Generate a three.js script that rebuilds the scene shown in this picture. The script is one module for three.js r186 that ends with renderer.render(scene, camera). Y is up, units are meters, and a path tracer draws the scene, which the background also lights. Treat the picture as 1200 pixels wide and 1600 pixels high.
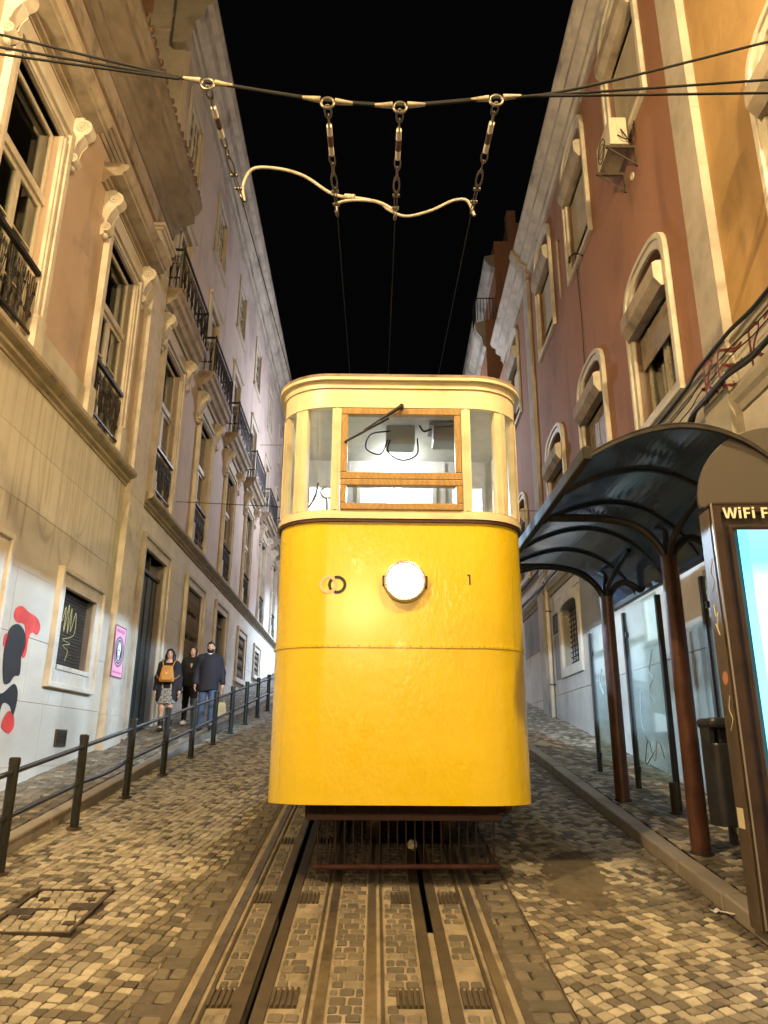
import * as THREE from 'three';
import { mergeGeometries } from 'three/addons/utils/BufferGeometryUtils.js';
import { RoundedBoxGeometry } from 'three/addons/geometries/RoundedBoxGeometry.js';
import { TextGeometry } from 'three/addons/geometries/TextGeometry.js';
import { FontLoader } from 'three/addons/loaders/FontLoader.js';

// ---------- camera, sky, exposure ----------
const scene = new THREE.Scene();
const camera = new THREE.PerspectiveCamera(68.73, 768 / 1024, 0.05, 400);
camera.rotation.order = 'YXZ';
camera.position.set(0, 2.1, 0);
camera.rotation.set(17.549 * Math.PI / 180, -0.607 * Math.PI / 180, 0.4 * Math.PI / 180);
const renderer = new THREE.WebGLRenderer({ antialias: true });
renderer.setSize(768, 1024);
renderer.toneMapping = THREE.LinearToneMapping;
renderer.toneMappingExposure = 1.0;
renderer.shadowMap.enabled = true;
{ // night sky over the city: near black, the same all round
  const w = 64, h = 32, d = new Float32Array(w * h * 4);
  for (let i = 0; i < w * h; i++) d.set([0.0013, 0.00135, 0.0016, 1], i * 4);
  const t = new THREE.DataTexture(d, w, h, THREE.RGBAFormat, THREE.FloatType);
  t.mapping = THREE.EquirectangularReflectionMapping; t.needsUpdate = true;
  scene.background = t; scene.environment = t;
}
const WARM = [1.0, 0.73, 0.37], COOL = [0.52, 0.73, 1.0];
const LAMP = { left: 265, right: 265, square: 200, saloon: 46, cab: 3.4, uphill: 190, far: 1500, head: 5 };

// ---------- helpers ----------
let seed = 7;
const rnd = () => { seed = (seed + 0x6d2b79f5) | 0; let t = Math.imul(seed ^ (seed >>> 15), 1 | seed); t = (t + Math.imul(t ^ (t >>> 7), 61 | t)) ^ t; return ((t ^ (t >>> 14)) >>> 0) / 4294967296; };
const rr = (a, b) => a + (b - a) * rnd();
const SL = 0.1463;                                   // the street climbs 14.6 %
const gy = (D) => SL * Math.max(D, 0);               // street level at a distance D up the street
const used = {};
function numbered(n) { const k = used[n] = (used[n] ?? -1) + 1; return k ? n + '_' + String(k).padStart(3, '0') : n; }
function triUV(g) {
  const p = g.attributes.position, n = g.attributes.normal, uv = new Float32Array(p.count * 2);
  for (let i = 0; i < p.count; i++) {
    const ax = Math.abs(n.getX(i)), ay = Math.abs(n.getY(i)), az = Math.abs(n.getZ(i));
    let u, v;
    if (az >= ax && az >= ay) { u = p.getX(i); v = p.getY(i); } else if (ax >= ay) { u = p.getZ(i); v = p.getY(i); } else { u = p.getX(i); v = p.getZ(i); }
    uv[i * 2] = u; uv[i * 2 + 1] = v;
  }
  g.setAttribute('uv', new THREE.BufferAttribute(uv, 2));
  return g;
}
function flat(g, keepUV) {
  g = g.index ? g.toNonIndexed() : g;
  for (const k of Object.keys(g.attributes)) if (!['position', 'normal', 'color'].includes(k) && !(keepUV && k === 'uv')) g.deleteAttribute(k);
  if (!g.attributes.normal) g.computeVertexNormals();
  return g;
}
const mg = (list, keepUV) => { const l = (Array.isArray(list) ? list : [list]).map((g) => flat(g, keepUV)); const g = l.length > 1 ? mergeGeometries(l) : l[0]; g.morphAttributes = {}; return keepUV ? g : triUV(g); };
function part(parent, name, geos, mat, label, keepUV) {
  const o = new THREE.Mesh(mg(geos, keepUV), mat); o.name = name; o.castShadow = o.receiveShadow = true; parent.add(o);
  if (label) o.userData.label = label;
  return o;
}
function sub(parent, name) { const g = new THREE.Group(); g.name = name; parent.add(g); return g; }
function thing(name, label, category, pos = [0, 0, 0], turn = 0, group, kind) {
  const o = new THREE.Group(); o.name = numbered(name); o.position.set(...pos); o.rotation.y = turn; scene.add(o);
  o.userData = { label, category }; if (group) o.userData.group = group; if (kind) o.userData.kind = kind;
  return o;
}
const bx = (x0, x1, y0, y1, z0, z1) => new THREE.BoxGeometry(x1 - x0, y1 - y0, z1 - z0).translate((x0 + x1) / 2, (y0 + y1) / 2, (z0 + z1) / 2);
const rb = (x0, x1, y0, y1, z0, z1, r = 0.01, s = 2) => new RoundedBoxGeometry(x1 - x0, y1 - y0, z1 - z0, s, Math.min(r, (x1 - x0) / 2.1, (y1 - y0) / 2.1, (z1 - z0) / 2.1)).translate((x0 + x1) / 2, (y0 + y1) / 2, (z0 + z1) / 2);
const V = (x, y, z) => new THREE.Vector3(x, y, z);
function cyl(a, b, r0, r1 = r0, seg = 12, open = false) {
  const A = V(...a), B = V(...b), d = B.clone().sub(A), g = new THREE.CylinderGeometry(r1, r0, d.length(), seg, 1, open);
  g.applyQuaternion(new THREE.Quaternion().setFromUnitVectors(V(0, 1, 0), d.normalize()));
  return g.translate((a[0] + b[0]) / 2, (a[1] + b[1]) / 2, (a[2] + b[2]) / 2);
}
const tube = (pts, r, seg = 32, rad = 6, closed = false) => new THREE.TubeGeometry(new THREE.CatmullRomCurve3(pts.map((p) => V(...p)), closed, 'centripetal'), seg, r, rad, closed);
// a moulding: profile [[out, up], ...] swept along local x from x0 to x1
function mould(prof, x0, x1) {
  const s = new THREE.Shape(prof.map(([n, y]) => new THREE.Vector2(-n, y)));
  return new THREE.ExtrudeGeometry(s, { depth: x1 - x0, bevelEnabled: false }).rotateY(Math.PI / 2).translate(x0, 0, 0);
}
function rectPath(x0, x1, y0, y1, P = THREE.Path) { const p = new P(); p.moveTo(x0, y0); p.lineTo(x1, y0); p.lineTo(x1, y1); p.lineTo(x0, y1); p.closePath(); return p; }
// head of a window: straight sides, rounded top of rise e
function archPath(x0, x1, y0, y1, e, P = THREE.Path) {
  const p = new P(), c = (x0 + x1) / 2, w = (x1 - x0) / 2; p.moveTo(x0, y0); p.lineTo(x1, y0); p.lineTo(x1, y1 - e);
  for (let i = 1; i < 16; i++) { const a = i / 16 * Math.PI, q = 2 / 2.6; p.lineTo(c + w * Math.sign(Math.cos(a)) * Math.abs(Math.cos(a)) ** q, y1 - e + e * Math.sin(a) ** q); }
  p.lineTo(x0, y1 - e); p.closePath(); return p;
}
const ext = (shape, z0, z1, bevel = 0) => new THREE.ExtrudeGeometry(shape, bevel ? { depth: z1 - z0 - 2 * bevel, bevelEnabled: true, bevelThickness: bevel, bevelSize: bevel, bevelOffset: -bevel, bevelSegments: 2, curveSegments: 12 } : { depth: z1 - z0, bevelEnabled: false, curveSegments: 12 }).translate(0, 0, z0 + bevel);
function ringShape(outer, inner) { outer.holes.push(inner); return outer; }
function frameRect(x0, x1, y0, y1, t, z0, z1, bevel = 0) { return ext(ringShape(rectPath(x0, x1, y0, y1, THREE.Shape), rectPath(x0 + t, x1 - t, y0 + t, y1 - t)), z0, z1, bevel); }

// ---------- procedural textures ----------
function noise2(P, sd) {                                   // value noise that repeats after P cells
  const t = new Float32Array(P * P), keep = seed; seed = sd; for (let i = 0; i < P * P; i++) t[i] = rnd(); seed = keep;
  return (x, y) => { const xi = Math.floor(x), yi = Math.floor(y), fx = x - xi, fy = y - yi, u = fx * fx * (3 - 2 * fx), v = fy * fy * (3 - 2 * fy), m = (a, b) => t[((b % P + P) % P) * P + ((a % P + P) % P)];
    return (m(xi, yi) * (1 - u) + m(xi + 1, yi) * u) * (1 - v) + (m(xi, yi + 1) * (1 - u) + m(xi + 1, yi + 1) * u) * v; };
}
function fbm(P, oct, sd) { const n = []; for (let o = 0; o < oct; o++) n.push(noise2(P << o, sd + o * 13)); return (u, v) => { let s = 0, a = 0.5, w = 0; for (let o = 0; o < oct; o++) { s += a * n[o](u * (P << o), v * (P << o)); w += a; a *= 0.55; } return s / w; }; }
function tex(size, fn, { srgb = false, rep = [1, 1], off = [0, 0], clamp = false } = {}) {
  const [w, h] = Array.isArray(size) ? size : [size, size], d = new Uint8Array(w * h * 4);
  for (let y = 0; y < h; y++) for (let x = 0; x < w; x++) { const c = fn((x + 0.5) / w, (y + 0.5) / h), i = (y * w + x) * 4; for (let k = 0; k < 3; k++) d[i + k] = Math.max(0, Math.min(255, (Array.isArray(c) ? c[k] : c) * 255)); d[i + 3] = 255; }
  const t = new THREE.DataTexture(d, w, h); t.magFilter = t.minFilter = THREE.LinearFilter; t.wrapS = t.wrapT = clamp ? THREE.ClampToEdgeWrapping : THREE.RepeatWrapping;
  if (srgb) t.colorSpace = THREE.SRGBColorSpace; t.repeat.set(...rep); t.offset.set(...off); t.needsUpdate = true; return t;
}
const rep = (t, sx, sy = sx) => { const c = t.clone(); c.repeat.set(sx, sy); c.needsUpdate = true; return c; };
const fA = fbm(4, 7, 101), fB = fbm(3, 5, 202), fC = fbm(16, 5, 303), fD = fbm(8, 4, 404), fS = fbm(6, 4, 505);
const clamp01 = (x) => Math.max(0, Math.min(1, x)), ss = (a, b, x) => { const t = clamp01((x - a) / (b - a)); return t * t * (3 - 2 * t); };
// brightness maps: multiply the paint colour (linear data kept in plain bytes)
const T = {
  plaster: tex(1024, (u, v) => { const a = fA(u, v), b = fB(u, v), c = fC(u, v); const st = ss(0.58, 0.75, fD(u * 1, v * 0.25)) * 0.16; return clamp01(0.98 - 0.22 * ss(0.42, 0.7, b) - 0.16 * (a - 0.5) - 0.12 * (c - 0.5) - st); }),
  stone: tex(1024, (u, v) => { const a = fA(u, v), b = fB(v, u), c = fC(u, v), k = ss(0.55, 0.85, fD(u, v)); const g = 0.96 - 0.16 * ss(0.4, 0.75, b) - 0.34 * (a - 0.5) - 0.22 * (c - 0.5) - 0.12 * k; return [g, g * (0.985 - 0.02 * k), g * (0.96 - 0.05 * k)].map(clamp01); }),
  grime: tex(512, (u, v) => { const a = fA(u, v), c = fC(u, v), k = ss(0.42, 0.8, fD(u, v) * 0.6 + a * 0.4); const g = 0.95 - 0.4 * k - 0.4 * (a - 0.5) - 0.35 * (c - 0.5); return [g, g * 0.97, g * 0.92].map(clamp01); }),
  fine: tex(512, (u, v) => 0.5 + 0.9 * (fC(u, v) - 0.5) + 0.5 * (fA(u, v) - 0.5)),
  coarse: tex(512, (u, v) => fA(u, v)),
  brush: tex(512, (u, v) => { const a = fbrush(u, v); return a; }),
  wood: tex(512, (u, v) => { const w = fS(u * 0.5, v * 0.5) * 2.2, l = 0.5 + 0.5 * Math.sin((u * 26 + w * 4) * 2 * Math.PI * 0.5); const g = 0.72 + 0.2 * l + 0.25 * (fC(u, v * 0.1) - 0.5); return [g, g * 0.95, g * 0.86].map(clamp01); }),
};
function fbrush(u, v) { return clamp01(0.5 + 0.7 * (fC(u, v * 0.12) - 0.5) + 0.6 * (fA(u * 0.5, v * 0.5) - 0.5)); }
function mat(c, o = {}) {
  const { map, ms = 0.25, bump, bs = 0.25, bsc = 0.004, rough = 0.85, ...more } = o;
  const m = new (more.transmission || more.clearcoat ? THREE.MeshPhysicalMaterial : THREE.MeshStandardMaterial)({ roughness: rough, side: THREE.DoubleSide, ...more });
  m.color.setRGB(...c); if (map) m.map = rep(map, ...(Array.isArray(ms) ? ms : [ms])); if (bump) { m.bumpMap = rep(bump, ...(Array.isArray(bs) ? bs : [bs])); m.bumpScale = bsc; }
  return m;
}
const M = {
  peach: mat([0.46, 0.345, 0.255], { map: T.plaster, ms: 0.21, bump: T.fine, bs: 0.6, bsc: 0.003 }),
  pink: mat([0.52, 0.44, 0.39], { map: T.plaster, ms: 0.17, bump: T.fine, bs: 0.6, bsc: 0.003 }),
  gable: mat([0.42, 0.24, 0.13], { map: T.plaster, ms: 0.2, bump: T.fine, bs: 0.6 }),
  stone: mat([0.51, 0.468, 0.4], { map: T.stone, ms: 0.33, bump: T.coarse, bs: 0.9, bsc: 0.006 }),
  carved: mat([0.54, 0.495, 0.42], { map: T.stone, ms: 0.7, bump: T.coarse, bs: 2, bsc: 0.004 }),
  darkStone: mat([0.19, 0.155, 0.115], { map: T.grime, ms: [0.25, 0.6], bump: T.coarse, bs: 1.5, bsc: 0.008 }),  // darker stone for the eaves of the peach house
  dirtyStone: mat([0.34, 0.29, 0.225], { map: T.grime, ms: 0.5, bump: T.coarse, bs: 1.5, bsc: 0.006 }),
  brick: mat([0.30, 0.148, 0.085], { map: T.plaster, ms: 0.16, bump: T.fine, bs: 0.5, bsc: 0.004 }),
  ochre: mat([0.36, 0.22, 0.08], { map: T.plaster, ms: 0.23, bump: T.fine, bs: 0.5, bsc: 0.006 }),
  orange: mat([0.36, 0.18, 0.10], { map: T.plaster, ms: 0.16, bump: T.fine, bs: 0.5 }),
  greyStone: mat([0.50, 0.46, 0.41], { map: T.stone, ms: 0.27, bump: T.coarse, bs: 0.7, bsc: 0.006 }),
  greyPanel: mat([0.20, 0.19, 0.185], { map: T.plaster, ms: 0.4, bump: T.fine, bs: 0.8 }),
  pilaster: mat([0.38, 0.34, 0.28], { map: T.stone, ms: 0.4, bump: T.coarse, bs: 1.2, bsc: 0.006 }),
  cornice: mat([0.42, 0.39, 0.35], { map: T.grime, ms: 0.3, bump: T.coarse, bs: 1, bsc: 0.008 }),
  white: mat([0.56, 0.52, 0.43], { map: T.stone, ms: 0.9, rough: 0.6, bump: T.fine, bs: 1.5, bsc: 0.002 }),
  blind: mat([0.42, 0.37, 0.27], { map: T.stone, ms: 0.5, rough: 0.7 }),
  slat: mat([0.30, 0.25, 0.18], { map: T.grime, ms: 0.8, rough: 0.6 }),
  pane: mat([0.72, 0.76, 0.76], { transmission: 1, thickness: 0, ior: 1.5, rough: 0.03 }),
  room: mat([0.34, 0.29, 0.23], { map: T.plaster, ms: 0.3 }),
  concrete: mat([0.17, 0.155, 0.135], { map: T.grime, ms: 0.8 }),
  iron: mat([0.025, 0.022, 0.02], { rough: 0.5, metalness: 0.4 }),
  doorGreen: mat([0.022, 0.04, 0.042], { rough: 0.45, map: T.grime, ms: 0.7, bump: T.brush, bs: [1.2, 0.6], bsc: 0.003 }),
  roofTile: mat([0.13, 0.075, 0.05], { map: T.grime, ms: 0.5 }),
  steel: mat([0.22, 0.19, 0.155], { rough: 0.42, metalness: 0.75, map: T.grime, ms: 1.2 }),
  rustPlate: mat([0.075, 0.058, 0.04], { rough: 0.62, metalness: 0.3, map: T.grime, ms: 0.9, bump: T.coarse, bs: 3, bsc: 0.003 }),
  railPaint: mat([0.035, 0.038, 0.036], { rough: 0.42, metalness: 0.3, map: T.grime, ms: 1.5 }),
  dirt: mat([0.034, 0.028, 0.021], { map: T.grime, ms: 0.7, bump: T.coarse, bs: 2.2, bsc: 0.012 }),
  mortar: mat([0.25, 0.21, 0.15], { map: T.grime, ms: 0.9, bump: T.coarse, bs: 2.5, bsc: 0.01 }),
  tar: mat([0.075, 0.06, 0.042], { map: T.grime, ms: 0.8, bump: T.coarse, bs: 2.5, bsc: 0.012 }),
  kerb: mat([0.27, 0.24, 0.205], { map: T.stone, ms: 0.7, bump: T.coarse, bs: 2.5, bsc: 0.006, rough: 0.75 }),
  cable: mat([0.012, 0.012, 0.013], { rough: 0.55 }),
};

// ---------- the ground ----------
const leftKerbX = (D) => -3.5 + 0.01 * D, wallLX = (D) => -4.5034 - Math.tan(0.766 * Math.PI / 180) * D, wallRX = (D) => 4.02 + Math.tan(1.3345 * Math.PI / 180) * D;
const RK = 2.70;                                               // face of the right kerb
function sheet(xa, xb, h, D0, D1, n = 24) {                    // a strip of ground that follows the slope
  const pos = [], idx = [], f = (x, D) => (typeof x === 'function' ? x(D) : x);
  for (let i = 0; i <= n; i++) { const D = D0 + (D1 - D0) * i / n; for (const x of [f(xa, D), f(xb, D)]) pos.push(x, gy(D) + h, -D); if (i) { const k = i * 2; idx.push(k - 2, k - 1, k + 1, k - 2, k + 1, k); } }
  const g = new THREE.BufferGeometry(); g.setAttribute('position', new THREE.Float32BufferAttribute(pos, 3)); g.setIndex(idx); g.computeVertexNormals(); return g;
}
function slab(xa, xb, h0, h1, D0, D1) {                        // a bar lying along the slope
  const g = bx(xa, xb, 0, 1, 0, 1), p = g.attributes.position;
  for (let i = 0; i < p.count; i++) { const D = p.getZ(i) > 0.5 ? D0 : D1; p.setXYZ(i, p.getX(i), gy(D) + (p.getY(i) > 0.5 ? h1 : h0), -D); }
  g.computeVertexNormals(); return g;
}
// one stone: four corners [x, D] in order, seated in the bed, with a worn rounded top
function stoneGeo(c, h, bev, tilt) {
  const cx = (c[0][0] + c[1][0] + c[2][0] + c[3][0]) / 4, cd = (c[0][1] + c[1][1] + c[2][1] + c[3][1]) / 4, pos = [];
  const o = []; // eight-cornered outline
  for (let k = 0; k < 4; k++) { const a = c[k], b = c[(k + 1) % 4], z = c[(k + 3) % 4], q = 0.1; o.push([a[0] + (z[0] - a[0]) * q, a[1] + (z[1] - a[1]) * q], [a[0] + (b[0] - a[0]) * q, a[1] + (b[1] - a[1]) * q]); }
  const ring = (s, y) => o.map(([x, d]) => { const l = Math.hypot(x - cx, d - cd), f = 1 - s / l, X = cx + (x - cx) * f, D = cd + (d - cd) * f; return [X, gy(D) + y + tilt[0] * (X - cx) + tilt[1] * (D - cd), -D]; });
  const R = [ring(0, -0.04), ring(0, h - bev * 0.8), ring(bev, h)], C = [cx, gy(cd) + h + bev * 0.15, -cd];
  for (let k = 0; k < 8; k++) { const n = (k + 1) % 8; for (let j = 0; j < 2; j++) pos.push(...R[j][k], ...R[j][n], ...R[j + 1][n], ...R[j][k], ...R[j + 1][n], ...R[j + 1][k]); pos.push(...R[2][k], ...R[2][n], ...C); }
  return pos;
}
const TONES = { pale: [0.37, 0.333, 0.252], buff: [0.27, 0.238, 0.176], tan: [0.18, 0.154, 0.11], brown: [0.128, 0.108, 0.077], dark: [0.085, 0.073, 0.055] };
const cobbleBump = { map: T.stone, ms: 2.3, bump: T.coarse, bs: 4, bsc: 0.004, rough: 0.7 };
const toneMat = Object.fromEntries(Object.entries(TONES).map(([k, c]) => [k, mat(c, cobbleBump)]));
const mixMat = mat([1, 1, 1], { ...cobbleBump, vertexColors: true });
const pv = fbm(8, 4, 77);
const patch = (x, D) => pv(x / 9 + 0.31, D / 9 + 0.17);
function pickTone(x, D, palette) { let r = rnd(); for (const [k, p] of palette(x, D)) { if ((r -= p) < 0) return k; } return 'tan'; }
// lay stones on a wavy lattice inside xa(D)..xb(D), D0..D1; the `few` nearest become meshes of their own
function pave(parent, name, { xa, xb, D0, D1, a = 0.084, b = a, turn = 0, gap = 0.0095, h = 0.001, bev = 0.006, palette, few = 0, jit = 0.17, skip, course = false, near = 0 }) {
  const f = (x, D) => (typeof x === 'function' ? x(D) : x), ct = Math.cos(turn), st = Math.sin(turn), list = [];
  const cx = (f(xa, D0) + f(xb, D0)) / 2, R = Math.hypot(f(xb, D0) - f(xa, D0), D1 - D0), P = new Map();
  const corner = (i, j) => { const k = i * 5003 + j; if (!P.has(k)) { const u = i * a + rr(-jit, jit) * a + (course ? ((j % 2) * 0.5) * a : 0), v = j * b + rr(-jit, jit) * b * (course ? 0.4 : 1) + 0.035 * Math.sin(i * a * 2.3 + j * 0.05); P.set(k, [cx + u * ct - v * st, D0 + u * st + v * ct]); } return P.get(k); };
  const nI = Math.ceil(R / a) + 2, I0 = -nI, J0 = -Math.ceil((f(xb, D0) - f(xa, D0)) / b) - 2, J1 = Math.ceil(R / b) + 2;
  for (let j = J0; j < J1; j++) for (let i = I0; i < nI; i++) {
    const mx = cx + (i + 0.5) * a * ct - (j + 0.5) * b * st, mD = D0 + (i + 0.5) * a * st + (j + 0.5) * b * ct;
    if (mD < D0 - 0.3 || mD > D1 + 0.3 || mx < f(xa, mD) - 0.3 || mx > f(xb, mD) + 0.3) continue;
    let c = course ? [corner(i, j), corner(i + 1, j), null, null] : [corner(i, j), corner(i + 1, j), corner(i + 1, j + 1), corner(i, j + 1)];
    if (course) { const up = b * ct; c = [[c[0][0], D0 + j * b + rr(0, 0.1) * b], [c[1][0], D0 + j * b + rr(0, 0.1) * b], [c[1][0] + rr(-0.06, 0.06) * a, D0 + (j + 1) * b], [c[0][0] + rr(-0.06, 0.06) * a, D0 + (j + 1) * b]]; }
    c = c.map(([x, D]) => [Math.max(f(xa, D) + 0.003, Math.min(f(xb, D) - 0.003, x)), Math.max(D0, Math.min(D1, D))]);
    const w = Math.min(Math.hypot(c[1][0] - c[0][0], c[1][1] - c[0][1]), Math.hypot(c[2][0] - c[3][0], c[2][1] - c[3][1])), d = Math.min(Math.hypot(c[3][0] - c[0][0], c[3][1] - c[0][1]), Math.hypot(c[2][0] - c[1][0], c[2][1] - c[1][1]));
    if (w < 0.026 || d < 0.026) continue;
    const mid = [(c[0][0] + c[1][0] + c[2][0] + c[3][0]) / 4, (c[0][1] + c[1][1] + c[2][1] + c[3][1]) / 4];
    if (skip && skip(...mid)) continue;
    const g2 = gap * rr(0.35, 1), q = c.map(([x, D]) => { const l = Math.hypot(x - mid[0], D - mid[1]); return [x + (mid[0] - x) * g2 / l, D + (mid[1] - D) * g2 / l]; });
    list.push({ q, D: mid[1], x: mid[0], tone: pickTone(...mid, palette), h: h + rr(-0.003, 0.004), tilt: [rr(-0.035, 0.035), rr(-0.035, 0.035)] });
  }
  const seen = (s) => s.D > 4.15 && Math.abs(s.x) < 0.53 * s.D + 0.1;
  list.sort((p, q) => (seen(q) - seen(p)) || p.D - q.D);
  const pos = [], col = [];
  list.forEach((s, k) => {
    const p = stoneGeo(s.q, s.h, bev, s.tilt);
    if (k < few) { const g = new THREE.BufferGeometry(); g.setAttribute('position', new THREE.Float32BufferAttribute(p, 3)); part(parent, name, g, toneMat[s.tone]); return; }
    for (const v of p) pos.push(v);
    const v = rr(0.85, 1.15), c = TONES[s.tone].map((t) => t * v); for (let i = 0; i < p.length / 3; i++) col.push(...c);
  });
  if (pos.length) { const g = new THREE.BufferGeometry(); g.setAttribute('position', new THREE.Float32BufferAttribute(pos, 3)); g.setAttribute('color', new THREE.Float32BufferAttribute(col, 3)); const o = part(parent, 'paving_stones', g, mixMat); o.userData.kind = 'stuff'; o.userData.label = 'small paving stones farther along'; }
}
const FAR = 60;
const street = thing('street', 'steep cobbled street rising on both sides of the tracks', 'street', [0, 0, 0], 0, null, 'structure');
part(street, 'road_bed', [sheet(-9, -1.12, -0.024, -16, 0, 1), sheet(0.86, 9, -0.024, -16, 0, 1), sheet((D) => leftKerbX(D) - 0.1, -1.12, -0.024, 0, FAR + 40), sheet(0.86, RK + 0.1, -0.024, 0, FAR + 40)], M.dirt);
const palL = (x, D) => { const n = patch(x, D), edge = ss(-1.75, -1.35, x); const p = clamp01(0.72 - 1.3 * (n - 0.38) - 0.5 * edge); return [['pale', p * 0.55], ['buff', p * 0.42], ['tan', (1 - p) * 0.42], ['brown', (1 - p) * 0.44], ['dark', 1]]; };
const palR = (x, D) => { const n = patch(x + 3, D + 1), edge = 1 - ss(1.0, 1.35, x), gut = ss(2.45, 2.6, x); const p = clamp01(0.7 - 1.4 * (n - 0.38) - 0.4 * edge - 0.5 * gut); return [['pale', p * 0.56], ['buff', p * 0.36], ['tan', (1 - p) * 0.4], ['brown', (1 - p) * 0.5], ['dark', 1]]; };
const cover = { x0: -2.72, x1: -2.1, D0: 5.87, D1: 6.76 };
const inCover = (x, D) => x > cover.x0 - 0.03 && x < cover.x1 + 0.03 && D > cover.D0 - 0.03 && D < cover.D1 + 0.03;
pave(street, 'cobble', { xa: (D) => leftKerbX(D) + 0.005, xb: -1.32, D0: 3.7, D1: 27, turn: -0.16, palette: palL, few: 150, skip: inCover });
pave(street, 'cobble', { xa: 1.13, xb: RK - 0.005, D0: 3.7, D1: 27, turn: 0.42, palette: palR, few: 150 });
pave(street, 'cobble', { xa: -1.34, xb: -1.13, D0: 3.7, D1: 27, a: 0.2, b: 0.15, gap: 0.008, bev: 0.012, h: 0.001, palette: () => [['dark', 0.5], ['brown', 0.5]], course: true });
pave(street, 'cobble', { xa: 0.87, xb: 1.13, D0: 3.7, D1: 27, a: 0.24, b: 0.125, gap: 0.012, bev: 0.018, h: 0.004, palette: () => [['dark', 0.45], ['brown', 0.45], ['tan', 0.1]], course: true });
{ // pair of inspection covers filled with stones, in a metal frame
  const g = sub(street, 'inspection_cover'), { x0, x1, D0, D1 } = cover, mD = 6.32;
  for (const [a, b, c, d] of [[x0, x1, D0, D0 + 0.022], [x0, x1, D1 - 0.022, D1], [x0, x1, mD - 0.011, mD + 0.011], [x0, x0 + 0.022, D0 + 0.023, D1 - 0.023], [x1 - 0.022, x1, D0 + 0.023, D1 - 0.023]]) part(g, 'frame_bar', slab(a, b, -0.02, c === mD - 0.011 ? 0.009 : 0.007, c, d), M.rustPlate);
  for (const [x, D, w, l] of [[-2.31, 6.34, 0.19, 0.1], [-2.69, 6.2, 0.17, 0.1], [-2.24, 6.5, 0.07, 0.06], [-2.22, 6.02, 0.08, 0.06], [-2.6, 6.5, 0.07, 0.06], [-2.58, 6.12, 0.08, 0.06]]) part(g, 'lifting_plate', slab(x, x + w, -0.02, 0.0105, D, D + l), M.rustPlate);
  const pal = () => [['pale', 0.55], ['buff', 0.4], ['tan', 1]];
  pave(street, 'cobble', { xa: x0 + 0.03, xb: x1 - 0.03, D0: D0 + 0.03, D1: D1 - 0.03, a: 0.085, b: 0.07, gap: 0.008, bev: 0.01, turn: 0.1, h: 0.002, palette: pal, few: 0 });
}
part(street, 'joint_fill', [slab(1.08, 1.16, -0.03, -0.004, 3, 40), slab(-1.37, -1.29, -0.03, -0.004, 3, 40), slab(0.84, 0.9, -0.03, -0.004, 3, 40), slab(-1.17, -1.1, -0.03, -0.004, 3, 40), slab(RK - 0.05, RK + 0.02, -0.03, -0.004, 3, 40)], M.tar);
{ // sandy dirt smeared over the stones on the right
  const g = new THREE.PlaneGeometry(1, 1, 40, 60).rotateX(-Math.PI / 2), p = g.attributes.position, keep = [];
  for (let i = 0; i < p.count; i++) { const u = p.getX(i) + 0.5, v = 0.5 - p.getZ(i), D = 6.25 + v * 1.75, x = 1.62 + 0.5 * v - 0.32 * v * v + (u - 0.5) * 0.62, e = Math.hypot((u - 0.5) * 2, (v - 0.5) * 2) + 0.9 * (pv(x / 1.3, D / 1.3) - 0.5); p.setXYZ(i, x, gy(D) + 0.012 - 0.03 * Math.max(0, e - 0.45) + 0.004 * pv(x * 2, D * 2), -D); }
  g.computeVertexNormals(); part(street, 'dirt_patch', g, mat([0.11, 0.09, 0.06], { map: T.grime, ms: 1.5, bump: T.fine, bs: 3, bsc: 0.006 }), 'smear of sandy dirt over the stones');
}
// ---------- tracks ----------
const track = thing('tram_track', 'two interlaced funicular tracks with cable slots set in stone setts', 'tram track', [0, 0, 0], 0, null, 'structure');
const RAILS = [-1.005, -0.30, 0.0, 0.76], SLOTS = [-0.685, 0.41];
part(track, 'track_bed', [[-1.12, -0.783], [-0.587, 0.308], [0.512, 0.86]].map(([a, b]) => sheet(a, b, -0.012, 0, FAR + 40)).concat([sheet(-1.12, 0.86, -0.012, -16, 0, 1)]), M.mortar);
for (const x of SLOTS) {
  const g = sub(track, 'cable_slot');
  part(g, 'slot_plate', slab(x - 0.1, x - 0.024, -0.03, 0.004, 2.5, FAR), M.rustPlate); part(g, 'slot_plate', slab(x + 0.024, x + 0.1, -0.03, 0.004, 2.5, FAR), M.rustPlate);
  part(g, 'conduit', [slab(x - 0.12, x - 0.102, -0.6, -0.016, 2.5, FAR), slab(x + 0.102, x + 0.12, -0.6, -0.016, 2.5, FAR), slab(x - 0.1, x + 0.1, -0.62, -0.6, 2.5, FAR)], M.concrete);
}
part(track, 'slot_infill', slab(0.387, 0.433, -0.05, -0.012, 2.6, 5.95), M.mortar);
RAILS.forEach((x, i) => { const s = i % 2 ? -1 : 1, g = sub(track, 'rail'); // grooved rails: head, groove, guard lip
  const q = (a, b) => [Math.min(x + s * a, x + s * b), Math.max(x + s * a, x + s * b)];
  part(g, 'rail_head', slab(...q(-0.035, 0.025), -0.03, 0.007, 2.5, FAR), M.steel); part(g, 'groove', slab(...q(0.025, 0.055), -0.03, -0.022, 2.5, FAR), M.rustPlate); part(g, 'guard_lip', slab(...q(0.055, 0.075), -0.03, 0.003, 2.5, FAR), M.rustPlate); });
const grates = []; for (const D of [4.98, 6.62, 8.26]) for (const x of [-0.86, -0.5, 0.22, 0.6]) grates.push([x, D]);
const inGrate = (x, D) => grates.some(([a, b]) => Math.abs(x - a) < 0.09 && Math.abs(D - b) < 0.13);
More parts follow.
